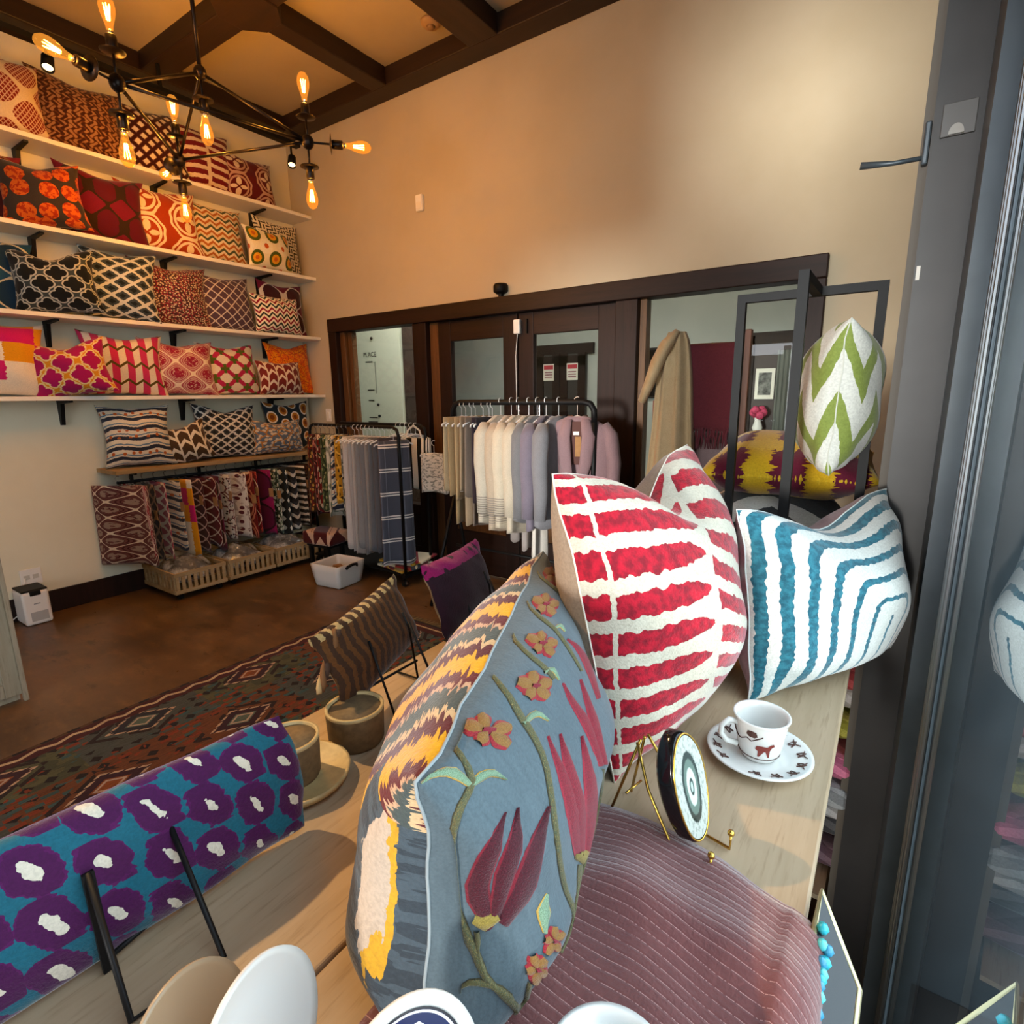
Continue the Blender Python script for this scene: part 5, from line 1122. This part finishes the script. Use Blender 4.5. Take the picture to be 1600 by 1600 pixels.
pt = fr(u*8.)-.5; sc_ = fab(v-.62+fab(pt)*.35) < .05; c = mix(mxm(sc_, fab(v-.9) < .03), '#16244e', '#e8e8e6'); c = mix(v > .94, c, '#2a2c33'); c = mix(v < .22, c, '#e3e3e0'); setin(b.inputs['Base Color'], c); b.inputs['Roughness'].default_value = .12; M_bluep = m
stand_plate(-.212, .185, (.92, -.4), 10, .062, M_china, 'small white plate with navy scalloped centre propped upright', 'painted_plate', .8, M_bluep)
t = thing('china_bowl', 'small white bowl rim at the bottom edge on the throw', 'bowl', (-.108, .262, TZ+.022)); obj('bowl_body', MB().lathe([(.0005, 0), (.022, 0), (.03, .012), (.042, .045), (.0425, .048), (.039, .047), (.028, .016), (.0005, .006)], seg=44), M_china, t, True)
t = thing('sugar_pot', 'tiny white china pot with a knob at the bottom edge below the tulip', 'pot', (-.165, .205, TZ+.022)); obj('lid_dome', MB().lathe([(.0005, .024), (.012, .022), (.022, .012), (.025, 0), (.0005, 0)], seg=24), M_china, t, True); obj('knob', MB().ball((0, 0, .033), .01, 14), M_china, t, True)
# ------------------------------------------------------------------ gilt rimmed tray leaning at the table edge
P1, P2 = Vector((-.011, .552, 1.013)), Vector((.027, .50, .975)); bd = Vector((-.03, -.957, -.287)).normalized()
t = thing('gilt_tray', 'gilt rimmed glass tray with turquoise beads leaning at the table edge', 'tray', tuple(P2)); o = tuple(P2)
poly = [P1, P2, P2+bd*.17, P1+bd*.26+Vector((.004, 0, 0)), P1+bd*.06]
nt_ = (P2-P1).cross(bd).normalized()
obj('rim', MB(o).tube(poly, .0034, 8, closed=True), plain('champagne gilt', '#b9ae86', .3, .8), t, True); cq = sum(poly, Vector())/5
obj('inner_rim', MB(o).tube([p_+(cq-p_)*.14 for p_ in poly], .002, 8, closed=True), plain('champagne gilt inner', '#9a9272', .3, .8), t, True)
n5 = 5; obj('tray_glass', MB(o).add([p_-nt_*.002 for p_ in poly]+[p_+nt_*.001 for p_ in poly], [tuple(reversed(range(n5))), tuple(range(n5, 2*n5))]+[(k, (k+1) % n5, n5+(k+1) % n5, n5+k) for k in range(n5)]), plain('dark tray glass', '#1c1e21', .25), t)
M_bd = [plain('turquoise bead %d' % k, c, .3) for k, c in enumerate(['#2aa5b5', '#2f86a8', '#57c0c4'])]
bdm = MB().ball((0, 0, 0), .0055, 8).mesh('bead', True)
for k in range(34):
    p_ = P1+bd*(.03+.006*k)+(P2-P1)*(.10+.16*abs(math.sin(k*1.7)))+nt_*(.006 if nt_.z > 0 else -.006)
    me = bdm if k % 3 == 0 else bdm.copy(); b_ = obj('bead', bdm.copy(), M_bd[k % 3], t); b_.location = p_-P2

# ------------------------------------------------------------------ embroidery on the blue cushion: raised satin stitch ribbons in cushion coordinates
EMB = {"stem":[[[-.745,.995,-.753,.995,-.765,.995],[-.796,.995,-.81,.995,-.824,.995],[-.827,.995,-.839,.995,-.853,.995],[-.844,.972,-.856,.975,-.867,.978],[-.856,.907,-.87,.915,-.881,.921],[-.87,.824,-.881,.841,-.893,.856],[-.901,.79,-.907,.81,-.915,.833],[-.93,.77,-.935,.793,-.938,.813],[-.952,.751,-.958,.77,-.961,.793],[-.972,.716,-.978,.731,-.984,.745],[-.989,.645,-.992,.654,-.995,.662],[-.995,.543,-.995,.554,-.995,.569],[-.995,.435,-.995,.435,-.995,.438],[-.995,.327,-.995,.324,-.995,.324],[-.995,.202,-.995,.199,-.995,.196],[-.995,.065,-.995,.06,-.995,.054],[-.992,-.051,-.995,-.065,-.995,-.071],[-.989,-.156,-.992,-.165,-.995,-.179],[-.986,-.239,-.989,-.25,-.992,-.259],[-.984,-.316,-.986,-.327,-.989,-.338],[-.978,-.387,-.981,-.401,-.984,-.418],[-.967,-.466,-.969,-.483,-.972,-.5],[-.944,-.563,-.95,-.577,-.955,-.591],[-.91,-.685,-.915,-.699,-.924,-.705],[-.878,-.773,-.887,-.785,-.893,-.799],[-.881,-.776,-.89,-.787,-.896,-.802]],[[-.401,.995,-.415,.995,-.429,.995],[-.435,.964,-.452,.964,-.469,.967],[-.452,.895,-.472,.904,-.489,.91],[-.466,.819,-.489,.833,-.512,.844],[-.48,.751,-.503,.765,-.529,.782],[-.486,.688,-.512,.705,-.537,.722],[-.503,.62,-.526,.64,-.549,.657],[-.529,.543,-.552,.563,-.569,.58],[-.566,.466,-.583,.486,-.6,.503],[-.608,.392,-.623,.412,-.64,.432],[-.648,.321,-.665,.344,-.679,.364],[-.682,.244,-.699,.267,-.716,.293],[-.694,.117,-.714,.148,-.733,.179],[-.665,-.091,-.694,-.043,-.716,-.006],[-.637,-.273,-.662,-.227,-.688,-.185],[-.623,-.407,-.648,-.364,-.668,-.333],[-.586,-.588,-.62,-.526,-.645,-.483],[-.608,-.634,-.614,-.634,-.62,-.634]],[[-.421,-.583,-.461,-.5,-.489,-.443],[-.455,-.645,-.466,-.625,-.515,-.523],[-.517,-.642,-.52,-.642,-.523,-.64],[-.58,-.64,-.58,-.64,-.583,-.637],[-.631,-.634,-.631,-.634,-.631,-.634],[-.674,-.631,-.671,-.634,-.671,-.634],[-.711,-.631,-.711,-.631,-.711,-.631],[-.745,-.634,-.745,-.637,-.745,-.637]],[[-.984,-.094,-.986,-.091,-.989,-.091],[-.984,-.159,-.986,-.156,-.989,-.156],[-.986,-.225,-.986,-.222,-.989,-.225],[-.984,-.279,-.986,-.284,-.989,-.293],[-.981,-.335,-.984,-.344,-.986,-.353],[-.978,-.392,-.981,-.401,-.984,-.409]],[[-.051,.995,-.071,.995,-.088,.995],[-.097,.986,-.114,.986,-.131,.989],[-.136,.947,-.156,.95,-.173,.952],[-.151,.893,-.171,.898,-.19,.901],[-.148,.833,-.168,.836,-.19,.841],[-.145,.773,-.165,.782,-.188,.787],[-.145,.731,-.165,.739,-.185,.748],[-.145,.688,-.165,.699,-.185,.708]],[[.301,.995,.29,.995,.276,.995],[.242,.984,.225,.986,.208,.986],[.199,.947,.179,.95,.156,.952],[.188,.898,.165,.904,.142,.91],[.179,.839,.156,.847,.136,.853],[.154,.756,.134,.765,.114,.773],[.139,.651,.119,.662,.099,.677],[.134,.546,.111,.563,.094,.574],[.125,.446,.108,.461,.091,.475]],[[.708,.995,.696,.995,.685,.995],[.645,.984,.628,.986,.608,.989],[.625,.938,.597,.947,.574,.952],[.628,.884,.594,.895,.566,.904],[.64,.827,.606,.841,.571,.856],[.64,.751,.603,.77,.574,.785],[.645,.637,.6,.665,.56,.691],[.725,.449,.671,.489,.58,.563]],[[-.995,-.495,-.995,-.509,-.995,-.523],[-.995,-.458,-.995,-.475,-.995,-.492],[-.992,-.424,-.992,-.446,-.992,-.469],[-.986,-.415,-.986,-.443,-.986,-.469],[-.975,-.438,-.975,-.466,-.975,-.492],[-.958,-.489,-.964,-.506,-.964,-.534],[-.938,-.569,-.944,-.583,-.95,-.597],[-.878,-.762,-.884,-.779,-.904,-.759],[-.881,-.779,-.89,-.79,-.896,-.805]],[[-.884,-.583,-.896,-.557,-.904,-.537],[-.873,-.66,-.89,-.623,-.901,-.597],[-.861,-.731,-.861,-.739,-.893,-.668],[-.867,-.751,-.87,-.756,-.873,-.762],[-.876,-.765,-.878,-.773,-.881,-.779],[-.884,-.779,-.887,-.785,-.89,-.793]],[[-.176,-.088,-.196,-.057,-.213,-.031],[-.045,-.503,-.045,-.506,-.1,-.412],[-.097,-.608,-.097,-.611,-.097,-.611],[-.162,-.642,-.162,-.642,-.165,-.64],[-.222,-.651,-.222,-.651,-.222,-.651],[-.287,-.654,-.287,-.654,-.287,-.654],[-.361,-.648,-.364,-.648,-.364,-.648],[-.438,-.645,-.438,-.645,-.438,-.645]]],"leaf":[[[-.995,.995,-.995,.992,-.995,.989],[-.969,.995,-.969,.995,-.972,.986],[-.938,.995,-.947,.989,-.952,.972],[-.915,.986,-.927,.972,-.938,.952],[-.896,.958,-.913,.944,-.93,.927],[-.89,.901,-.904,.893,-.918,.887],[-.887,.839,-.898,.839,-.907,.833]],[[-.779,.691,-.779,.691,-.776,.691],[-.799,.736,-.79,.739,-.782,.742],[-.816,.768,-.805,.782,-.793,.793],[-.83,.785,-.824,.807,-.819,.83],[-.85,.793,-.847,.822,-.847,.853],[-.87,.802,-.873,.827,-.873,.853],[-.893,.81,-.896,.827,-.896,.844]],[[-.529,.77,-.526,.753,-.526,.736],[-.489,.753,-.486,.733,-.486,.714],[-.443,.736,-.446,.714,-.446,.694],[-.401,.708,-.412,.691,-.426,.677],[-.378,.66,-.395,.66,-.412,.662],[-.375,.623,-.387,.625,-.398,.628],[-.372,.588,-.378,.588,-.381,.588]],[[-.787,-.119,-.793,-.108,-.796,-.102],[-.785,-.173,-.802,-.139,-.816,-.108],[-.785,-.219,-.81,-.168,-.836,-.117],[-.782,-.267,-.822,-.193,-.853,-.136],[-.799,-.281,-.827,-.233,-.853,-.19],[-.816,-.301,-.833,-.273,-.85,-.244],[-.83,-.327,-.839,-.313,-.847,-.299]],[[-.196,.802,-.199,.793,-.202,.785],[-.168,.787,-.173,.779,-.179,.768],[-.136,.773,-.145,.762,-.154,.751],[-.105,.739,-.128,.742,-.148,.742],[-.111,.708,-.128,.716,-.145,.725],[-.125,.679,-.136,.688,-.145,.694],[-.136,.654,-.142,.657,-.148,.662]],[[.159,.853,.156,.847,.151,.841],[.188,.841,.182,.836,.176,.827],[.219,.83,.21,.822,.202,.813],[.256,.802,.227,.807,.205,.807],[.253,.779,.23,.79,.21,.799],[.236,.765,.222,.773,.208,.782],[.222,.753,.213,.756,.208,.759]]],"tulips":[[[[-.981,-.097,-.975,-.085,-.967,-.077],[-.986,.003,-.978,.02,-.967,.034],[-.992,.114,-.981,.125,-.967,.128],[-.992,.236,-.981,.227,-.967,.208],[-.986,.358,-.975,.324,-.961,.284],[-.978,.449,-.967,.404,-.952,.355],[-.961,.515,-.95,.475,-.935,.435],[-.924,.569,-.915,.546,-.907,.526],[-.861,.591,-.861,.588,-.861,.586]],[[-.972,-.003,-.967,-.017,-.955,-.04],[-.969,.097,-.958,.071,-.944,.043],[-.964,.193,-.95,.162,-.932,.122],[-.958,.296,-.941,.25,-.918,.196],[-.944,.381,-.924,.33,-.904,.279],[-.924,.446,-.904,.401,-.881,.353],[-.896,.492,-.878,.461,-.859,.426],[-.859,.526,-.85,.509,-.836,.489],[-.813,.549,-.813,.546,-.81,.543]],[[-.964,-.023,-.952,-.065,-.941,-.108],[-.95,.06,-.932,-.0,-.915,-.06],[-.932,.136,-.91,.063,-.878,-.026],[-.918,.21,-.887,.128,-.844,.026],[-.898,.279,-.864,.205,-.822,.111],[-.87,.344,-.841,.279,-.805,.199],[-.827,.381,-.805,.33,-.776,.273],[-.765,.387,-.751,.358,-.736,.327],[-.691,.378,-.688,.372,-.685,.364]]],[[[-.52,-.321,-.478,-.398,-.435,-.478],[-.566,-.111,-.492,-.242,-.421,-.367],[-.608,.085,-.532,-.04,-.424,-.225],[-.611,.199,-.552,.114,-.475,-.0],[-.591,.267,-.546,.21,-.495,.145],[-.571,.338,-.532,.296,-.489,.247],[-.54,.412,-.512,.384,-.48,.353],[-.503,.492,-.486,.475,-.466,.458],[-.455,.563,-.449,.557,-.446,.554]],[[-.48,-.341,-.438,-.421,-.392,-.506],[-.512,-.131,-.435,-.27,-.364,-.401],[-.546,.071,-.472,-.051,-.361,-.239],[-.54,.19,-.489,.122,-.424,.028],[-.517,.284,-.478,.239,-.435,.19],[-.492,.367,-.455,.33,-.421,.293],[-.455,.418,-.426,.389,-.401,.361],[-.418,.449,-.404,.435,-.387,.418],[-.378,.48,-.375,.475,-.37,.472]],[[-.398,-.52,-.335,-.651,-.333,-.648],[-.378,-.407,-.31,-.54,-.253,-.651],[-.381,-.253,-.27,-.458,-.171,-.645],[-.424,-.043,-.281,-.29,-.1,-.617],[-.424,.071,-.344,-.051,-.19,-.304],[-.407,.156,-.353,.082,-.284,-.014],[-.37,.216,-.333,.173,-.296,.128],[-.321,.27,-.301,.247,-.281,.227],[-.264,.316,-.262,.313,-.256,.307]]],[[[-.242,.031,-.213,-.003,-.179,-.045],[-.244,.171,-.216,.139,-.182,.105],[-.222,.264,-.185,.23,-.148,.196],[-.202,.338,-.159,.307,-.117,.273],[-.188,.404,-.151,.378,-.114,.355],[-.179,.466,-.151,.449,-.117,.429],[-.168,.526,-.142,.509,-.119,.495],[-.151,.571,-.136,.563,-.122,.552],[-.136,.62,-.128,.614,-.122,.608]],[[-.193,-.023,-.159,-.068,-.114,-.134],[-.202,.119,-.168,.082,-.134,.043],[-.176,.21,-.136,.171,-.097,.128],[-.142,.273,-.102,.233,-.054,.188],[-.108,.313,-.071,.279,-.028,.239],[-.077,.35,-.043,.321,-.006,.287],[-.043,.389,-.014,.364,.014,.338],[-.009,.426,.009,.412,.028,.395],[.026,.469,.034,.461,.04,.455]]],[[[.065,.236,.099,.205,.136,.168],[.117,.301,.162,.259,.222,.199],[.162,.375,.233,.307,.344,.193],[.188,.449,.267,.375,.432,.213],[.196,.517,.259,.466,.358,.378],[.19,.583,.239,.552,.296,.509],[.185,.637,.216,.62,.25,.603],[.173,.679,.19,.674,.21,.668],[.165,.719,.173,.719,.182,.716]],[[.412,.145,.495,.051,.492,.051],[.512,.179,.515,.173,.515,.171],[.52,.318,.52,.318,.52,.321],[.529,.429,.56,.401,.56,.404],[.532,.512,.628,.426,.631,.429],[.537,.574,.702,.438,.708,.441],[.557,.62,.623,.571,.748,.475],[.563,.665,.597,.642,.637,.617],[.571,.708,.591,.696,.606,.688]]]],"calyx":[[[-.986,.026,-.989,-.006,-.989,-.034],[-.981,.028,-.984,-.023,-.986,-.074],[-.978,.043,-.978,-.034,-.978,-.108],[-.972,.031,-.969,-.023,-.967,-.074],[-.961,.026,-.958,-.006,-.955,-.037]],[[-.455,-.387,-.486,-.344,-.52,-.293],[-.404,-.489,-.463,-.412,-.523,-.333],[-.455,-.361,-.441,-.469,-.412,-.611],[-.472,-.358,-.412,-.503,-.355,-.645],[-.415,-.449,-.381,-.529,-.33,-.648]]],"flowers":[[[[-.682,.91,-.696,.913,-.714,.915],[-.662,.884,-.694,.893,-.728,.901],[-.64,.859,-.691,.873,-.739,.884],[-.634,.836,-.688,.85,-.736,.861],[-.64,.813,-.682,.824,-.722,.833],[-.645,.787,-.677,.796,-.705,.802]],[[-.711,.921,-.711,.932,-.711,.944],[-.722,.91,-.722,.935,-.722,.958],[-.733,.898,-.733,.938,-.731,.969],[-.745,.898,-.748,.941,-.742,.975],[-.759,.91,-.762,.944,-.759,.972],[-.773,.924,-.773,.947,-.77,.967]],[[-.722,.947,-.708,.947,-.691,.947],[-.742,.961,-.714,.961,-.682,.964],[-.762,.975,-.719,.975,-.674,.978],[-.77,.986,-.722,.986,-.674,.989],[-.762,.995,-.725,.995,-.685,.995],[-.756,.995,-.728,.995,-.696,.995]],[[-.705,.947,-.691,.935,-.677,.927],[-.711,.961,-.682,.944,-.654,.924],[-.714,.975,-.677,.952,-.634,.924],[-.708,.981,-.665,.958,-.623,.932],[-.688,.981,-.657,.967,-.623,.947],[-.668,.984,-.645,.972,-.623,.961]],[[-.674,.921,-.685,.915,-.696,.91],[-.648,.913,-.671,.901,-.694,.887],[-.623,.904,-.657,.884,-.688,.861],[-.603,.887,-.64,.864,-.674,.841],[-.591,.864,-.62,.844,-.648,.824],[-.58,.836,-.6,.822,-.62,.807]],[[-.708,.955,-.716,.952,-.725,.95],[-.694,.944,-.708,.941,-.719,.938],[-.682,.932,-.699,.93,-.714,.924],[-.677,.921,-.688,.915,-.702,.913],[-.668,.904,-.677,.901,-.688,.898]]],[[[-.293,.785,-.313,.787,-.33,.79],[-.27,.759,-.31,.768,-.347,.776],[-.247,.733,-.304,.745,-.358,.756],[-.239,.708,-.301,.725,-.358,.736],[-.247,.688,-.296,.699,-.341,.708],[-.253,.665,-.29,.674,-.324,.682]],[[-.324,.787,-.33,.807,-.333,.827],[-.33,.765,-.341,.807,-.353,.847],[-.338,.745,-.355,.807,-.37,.864],[-.35,.742,-.37,.807,-.384,.867],[-.37,.756,-.384,.807,-.395,.856],[-.389,.77,-.398,.807,-.407,.844]],[[-.341,.819,-.327,.824,-.31,.83],[-.367,.83,-.338,.844,-.304,.853],[-.392,.844,-.347,.861,-.299,.876],[-.404,.861,-.358,.881,-.304,.893],[-.404,.884,-.367,.898,-.324,.91],[-.407,.907,-.375,.915,-.344,.924]],[[-.324,.83,-.31,.816,-.293,.802],[-.335,.856,-.301,.827,-.267,.799],[-.341,.878,-.293,.839,-.242,.793],[-.335,.89,-.284,.847,-.227,.802],[-.316,.893,-.273,.859,-.23,.824],[-.293,.893,-.264,.87,-.23,.844]],[[-.293,.807,-.301,.793,-.307,.779],[-.267,.81,-.284,.782,-.299,.751],[-.242,.81,-.267,.768,-.29,.719],[-.222,.796,-.25,.751,-.273,.702],[-.208,.77,-.23,.733,-.247,.694],[-.193,.745,-.208,.716,-.225,.688]],[[-.327,.839,-.335,.83,-.344,.822],[-.313,.827,-.327,.819,-.338,.807],[-.301,.819,-.316,.807,-.33,.793],[-.293,.805,-.304,.793,-.316,.782],[-.284,.787,-.296,.782,-.301,.773]]],[[[-.017,.867,-.034,.87,-.054,.876],[-.0,.847,-.037,.856,-.074,.864],[.017,.824,-.04,.841,-.094,.856],[.02,.805,-.043,.824,-.1,.841],[.006,.79,-.043,.805,-.091,.819],[-.009,.776,-.045,.787,-.08,.796]],[[-.048,.876,-.045,.887,-.043,.898],[-.065,.867,-.06,.89,-.054,.913],[-.08,.856,-.074,.893,-.063,.927],[-.097,.859,-.088,.895,-.077,.93],[-.111,.87,-.102,.898,-.094,.927],[-.125,.881,-.119,.904,-.114,.924]],[[-.054,.898,-.037,.898,-.017,.898],[-.077,.913,-.04,.913,-.003,.913],[-.097,.924,-.045,.927,.014,.927],[-.105,.938,-.048,.941,.014,.941],[-.094,.952,-.048,.952,-.0,.952],[-.085,.964,-.051,.964,-.014,.964]],[[-.034,.898,-.02,.89,-.006,.878],[-.037,.915,-.009,.895,.02,.873],[-.037,.93,.003,.901,.045,.87],[-.026,.935,.017,.907,.063,.873],[-.003,.935,.031,.913,.065,.887],[.02,.935,.045,.918,.071,.901]],[[-.006,.878,-.02,.873,-.034,.867],[.023,.87,-.009,.861,-.037,.847],[.051,.864,.006,.847,-.037,.827],[.071,.85,.023,.83,-.023,.81],[.077,.83,.04,.813,.003,.799],[.085,.807,.057,.796,.028,.785]],[[-.04,.907,-.051,.904,-.063,.898],[-.026,.898,-.043,.893,-.057,.89],[-.014,.89,-.031,.884,-.051,.878],[-.009,.878,-.023,.873,-.037,.87],[-.0,.867,-.011,.864,-.023,.859]]],[[[.355,.904,.327,.915,.304,.924],[.375,.884,.321,.904,.27,.924],[.398,.859,.313,.895,.239,.924],[.395,.844,.304,.884,.225,.915],[.367,.841,.296,.873,.23,.901],[.341,.836,.287,.861,.236,.884]],[[.313,.918,.318,.93,.324,.938],[.287,.915,.298,.935,.313,.952],[.262,.913,.279,.941,.304,.964],[.239,.918,.262,.947,.287,.969],[.225,.93,.242,.95,.262,.969],[.208,.941,.222,.955,.236,.969]],[[.31,.938,.335,.935,.361,.932],[.281,.952,.333,.947,.384,.941],[.259,.964,.33,.958,.407,.952],[.256,.972,.333,.967,.409,.964],[.273,.981,.333,.978,.392,.975],[.29,.986,.335,.986,.378,.984]],[[.338,.938,.355,.924,.37,.913],[.344,.95,.372,.927,.404,.901],[.347,.961,.389,.93,.441,.89],[.364,.967,.407,.935,.461,.893],[.392,.964,.426,.938,.469,.907],[.418,.964,.446,.944,.475,.921]],[[.372,.915,.35,.913,.33,.91],[.409,.904,.367,.898,.321,.895],[.449,.895,.384,.884,.316,.881],[.472,.881,.404,.867,.33,.864],[.48,.859,.424,.85,.37,.844],[.492,.836,.452,.827,.407,.824]],[[.335,.941,.318,.941,.301,.941],[.347,.935,.327,.932,.304,.932],[.364,.927,.335,.924,.31,.921],[.37,.915,.35,.913,.327,.913],[.375,.904,.358,.904,.344,.901]]],[[[.89,.79,.81,.844,.753,.878],[.884,.779,.805,.833,.691,.901],[.873,.77,.79,.827,.645,.913],[.861,.759,.776,.822,.625,.91],[.853,.748,.756,.819,.634,.89],[.841,.739,.739,.813,.648,.867]],[[.776,.861,.776,.876,.779,.89],[.725,.876,.739,.895,.751,.918],[.682,.884,.705,.913,.728,.941],[.648,.898,.674,.927,.696,.955],[.623,.918,.642,.941,.662,.961],[.6,.935,.614,.952,.634,.964]],[[.753,.895,.802,.876,.859,.85],[.699,.93,.785,.898,.887,.859],[.662,.952,.776,.915,.907,.873],[.657,.964,.768,.932,.878,.907],[.677,.969,.759,.95,.839,.935],[.696,.975,.756,.964,.81,.955]],[[.807,.878,.859,.839,.904,.799],[.802,.901,.907,.819,.904,.802],[.799,.921,.918,.824,.907,.805],[.816,.927,.927,.836,.915,.816],[.856,.915,.932,.85,.924,.833],[.904,.898,.938,.864,.932,.853]],[[.907,.805,.898,.793,.822,.83],[.913,.813,.893,.79,.833,.802],[.918,.822,.89,.785,.861,.759],[.915,.819,.884,.779,.853,.753],[.904,.802,.878,.773,.856,.751],[.893,.787,.873,.768,.856,.751]],[[.79,.89,.765,.895,.739,.901],[.827,.867,.79,.876,.753,.884],[.876,.836,.819,.853,.773,.864],[.907,.805,.867,.816,.816,.836],[.901,.799,.895,.79,.887,.785]]],[[[-.873,-.492,-.876,-.5,-.881,-.503],[-.861,-.509,-.87,-.52,-.878,-.532],[-.847,-.532,-.861,-.546,-.873,-.563],[-.833,-.566,-.85,-.577,-.861,-.6],[-.816,-.623,-.824,-.642,-.836,-.654],[-.805,-.66,-.813,-.668,-.822,-.679]],[[-.873,-.517,-.881,-.5,-.89,-.483],[-.861,-.557,-.881,-.517,-.898,-.483],[-.839,-.625,-.881,-.534,-.904,-.489],[-.824,-.674,-.878,-.557,-.907,-.5],[-.83,-.682,-.876,-.583,-.901,-.532],[-.836,-.688,-.87,-.617,-.893,-.569]],[[-.887,-.492,-.887,-.475,-.89,-.455],[-.89,-.506,-.893,-.469,-.898,-.426],[-.893,-.517,-.898,-.461,-.904,-.404],[-.896,-.52,-.904,-.452,-.91,-.395],[-.904,-.498,-.91,-.446,-.913,-.404],[-.913,-.475,-.915,-.441,-.918,-.407]],[[-.893,-.455,-.887,-.458,-.878,-.469],[-.901,-.429,-.89,-.438,-.873,-.458],[-.91,-.407,-.89,-.424,-.87,-.441],[-.913,-.387,-.893,-.401,-.87,-.424],[-.913,-.367,-.896,-.381,-.878,-.395],[-.91,-.35,-.898,-.358,-.884,-.372]],[[-.887,-.452,-.878,-.478,-.87,-.503],[-.887,-.432,-.876,-.469,-.859,-.52],[-.89,-.404,-.87,-.469,-.841,-.554],[-.887,-.395,-.867,-.461,-.833,-.56],[-.878,-.404,-.861,-.458,-.836,-.532],[-.867,-.415,-.856,-.455,-.839,-.506]],[[-.893,-.446,-.89,-.469,-.89,-.486],[-.887,-.452,-.887,-.472,-.884,-.5],[-.884,-.452,-.881,-.483,-.881,-.512],[-.878,-.466,-.878,-.489,-.876,-.515],[-.876,-.478,-.873,-.498,-.873,-.515]]],[[[-.799,-.441,-.807,-.432,-.819,-.418],[-.785,-.475,-.805,-.449,-.824,-.424],[-.77,-.506,-.802,-.466,-.83,-.432],[-.762,-.534,-.799,-.483,-.827,-.449],[-.759,-.56,-.793,-.506,-.819,-.472],[-.756,-.583,-.785,-.537,-.805,-.509]],[[-.81,-.438,-.819,-.415,-.824,-.398],[-.807,-.463,-.824,-.421,-.839,-.384],[-.805,-.492,-.83,-.424,-.85,-.372],[-.81,-.498,-.836,-.429,-.856,-.375],[-.822,-.492,-.841,-.438,-.859,-.392],[-.833,-.483,-.847,-.443,-.861,-.409]],[[-.822,-.409,-.819,-.401,-.816,-.392],[-.83,-.404,-.824,-.389,-.819,-.372],[-.839,-.401,-.83,-.375,-.822,-.353],[-.844,-.392,-.836,-.364,-.827,-.338],[-.85,-.372,-.844,-.35,-.836,-.33],[-.856,-.353,-.85,-.338,-.844,-.321]],[[-.816,-.389,-.807,-.407,-.799,-.424],[-.822,-.364,-.805,-.395,-.785,-.435],[-.827,-.335,-.802,-.387,-.77,-.446],[-.824,-.324,-.799,-.375,-.765,-.441],[-.816,-.321,-.793,-.367,-.768,-.415],[-.807,-.321,-.79,-.353,-.77,-.392]],[[-.807,-.404,-.802,-.424,-.799,-.441],[-.802,-.395,-.793,-.432,-.782,-.475],[-.796,-.387,-.785,-.441,-.765,-.512],[-.787,-.389,-.773,-.452,-.751,-.534],[-.773,-.415,-.759,-.469,-.742,-.532],[-.756,-.443,-.748,-.48,-.731,-.537]],[[-.819,-.387,-.822,-.395,-.822,-.412],[-.813,-.389,-.816,-.407,-.819,-.424],[-.807,-.395,-.81,-.418,-.813,-.438],[-.805,-.407,-.807,-.424,-.807,-.443],[-.799,-.421,-.802,-.432,-.802,-.449]]]]}
def surf(u, v, d):
    p = Vector(pil_pt(u, v, 1, BP)); e = .004
    a = Vector(pil_pt(min(.999, u+e), v, 1, BP))-Vector(pil_pt(max(-.999, u-e), v, 1, BP)); b = Vector(pil_pt(u, min(.999, v+e), 1, BP))-Vector(pil_pt(u, max(-.999, v-e), 1, BP))
    n = a.cross(b).normalized(); return p+n*d
def stitch(mb, st, lift=.0026):
    m = len(st); vs = []; uv = []
    for k, (a, b, c, d, e, f) in enumerate(st):
        for j, (x, y, h) in enumerate(((a, b, .0003), ((a+c)/2, (b+d)/2, lift*.8), (c, d, lift), ((c+e)/2, (d+f)/2, lift*.8), (e, f, .0003))):
            vs.append(surf(x, y, h)); uv.append((j/4, k/(m-1)))
    mb.add(vs, [(k*5+j, k*5+j+1, (k+1)*5+j+1, (k+1)*5+j) for k in range(m-1) for j in range(4)], uv)
def thread(nm, a, b, edge, fleck, ew=.40):
    def f(u, v):
        n = noi(u*14, v*60, 1., 2); c = mix(n > .5, a, b); c = mix(noi(u*30, v*120, 1., 1) > .64, c, fleck); return mix(fab(u-.5) > ew, c, edge)
    return fabric(nm, f, rough=.5, bmp=.6, sheen=.2, weave=700)
T_stem = thread('gold green thread', '#5c5230', '#48503a', '#38331e', '#9a8650'); T_leaf = thread('sage thread', '#7f9a80', '#5f7a5c', '#b08a3c', '#a9c0a4')
T_tul = thread('tulip thread', '#480a1a', '#380816', '#701224', '#60142a'); T_tul2 = thread('bright tulip thread', '#82162a', '#6e1224', '#921c30', '#9c2c38')
T_flo = thread('flower thread', '#8d6c2e', '#7a5226', '#8d1a26', '#a03428', .31); T_cal = thread('calyx thread', '#8d7a34', '#6f5f28', '#5c4a20', '#b09a4c')
for kk, mt, nm in (('stem', T_stem, 'embroidered_stem'), ('leaf', T_leaf, 'embroidered_leaf'), ('calyx', T_cal, 'embroidered_calyx')):
    for st in EMB[kk]: mb = MB(); stitch(mb, st, .0026 if kk != 'calyx' else .0042); obj(nm, mb, mt, bl, True)
for i, tl_ in enumerate(EMB['tulips']):
    mb = MB()
    for j, st in enumerate(tl_): stitch(mb, st, .0024+.0006*j)
    obj('embroidered_tulip', mb, T_tul if i == 0 else T_tul2, bl, True, label='embroidered crimson tulip')
for fl_ in EMB['flowers']:
    mb = MB()
    for j, st in enumerate(fl_[:-1]): stitch(mb, st, .0024+.0002*j)
    o_ = obj('embroidered_flower', mb, T_flo, bl, True, label='embroidered gold and red blossom'); mb = MB(); stitch(mb, fl_[-1], .0045); obj('flower_centre', mb, T_tul2, o_, True)
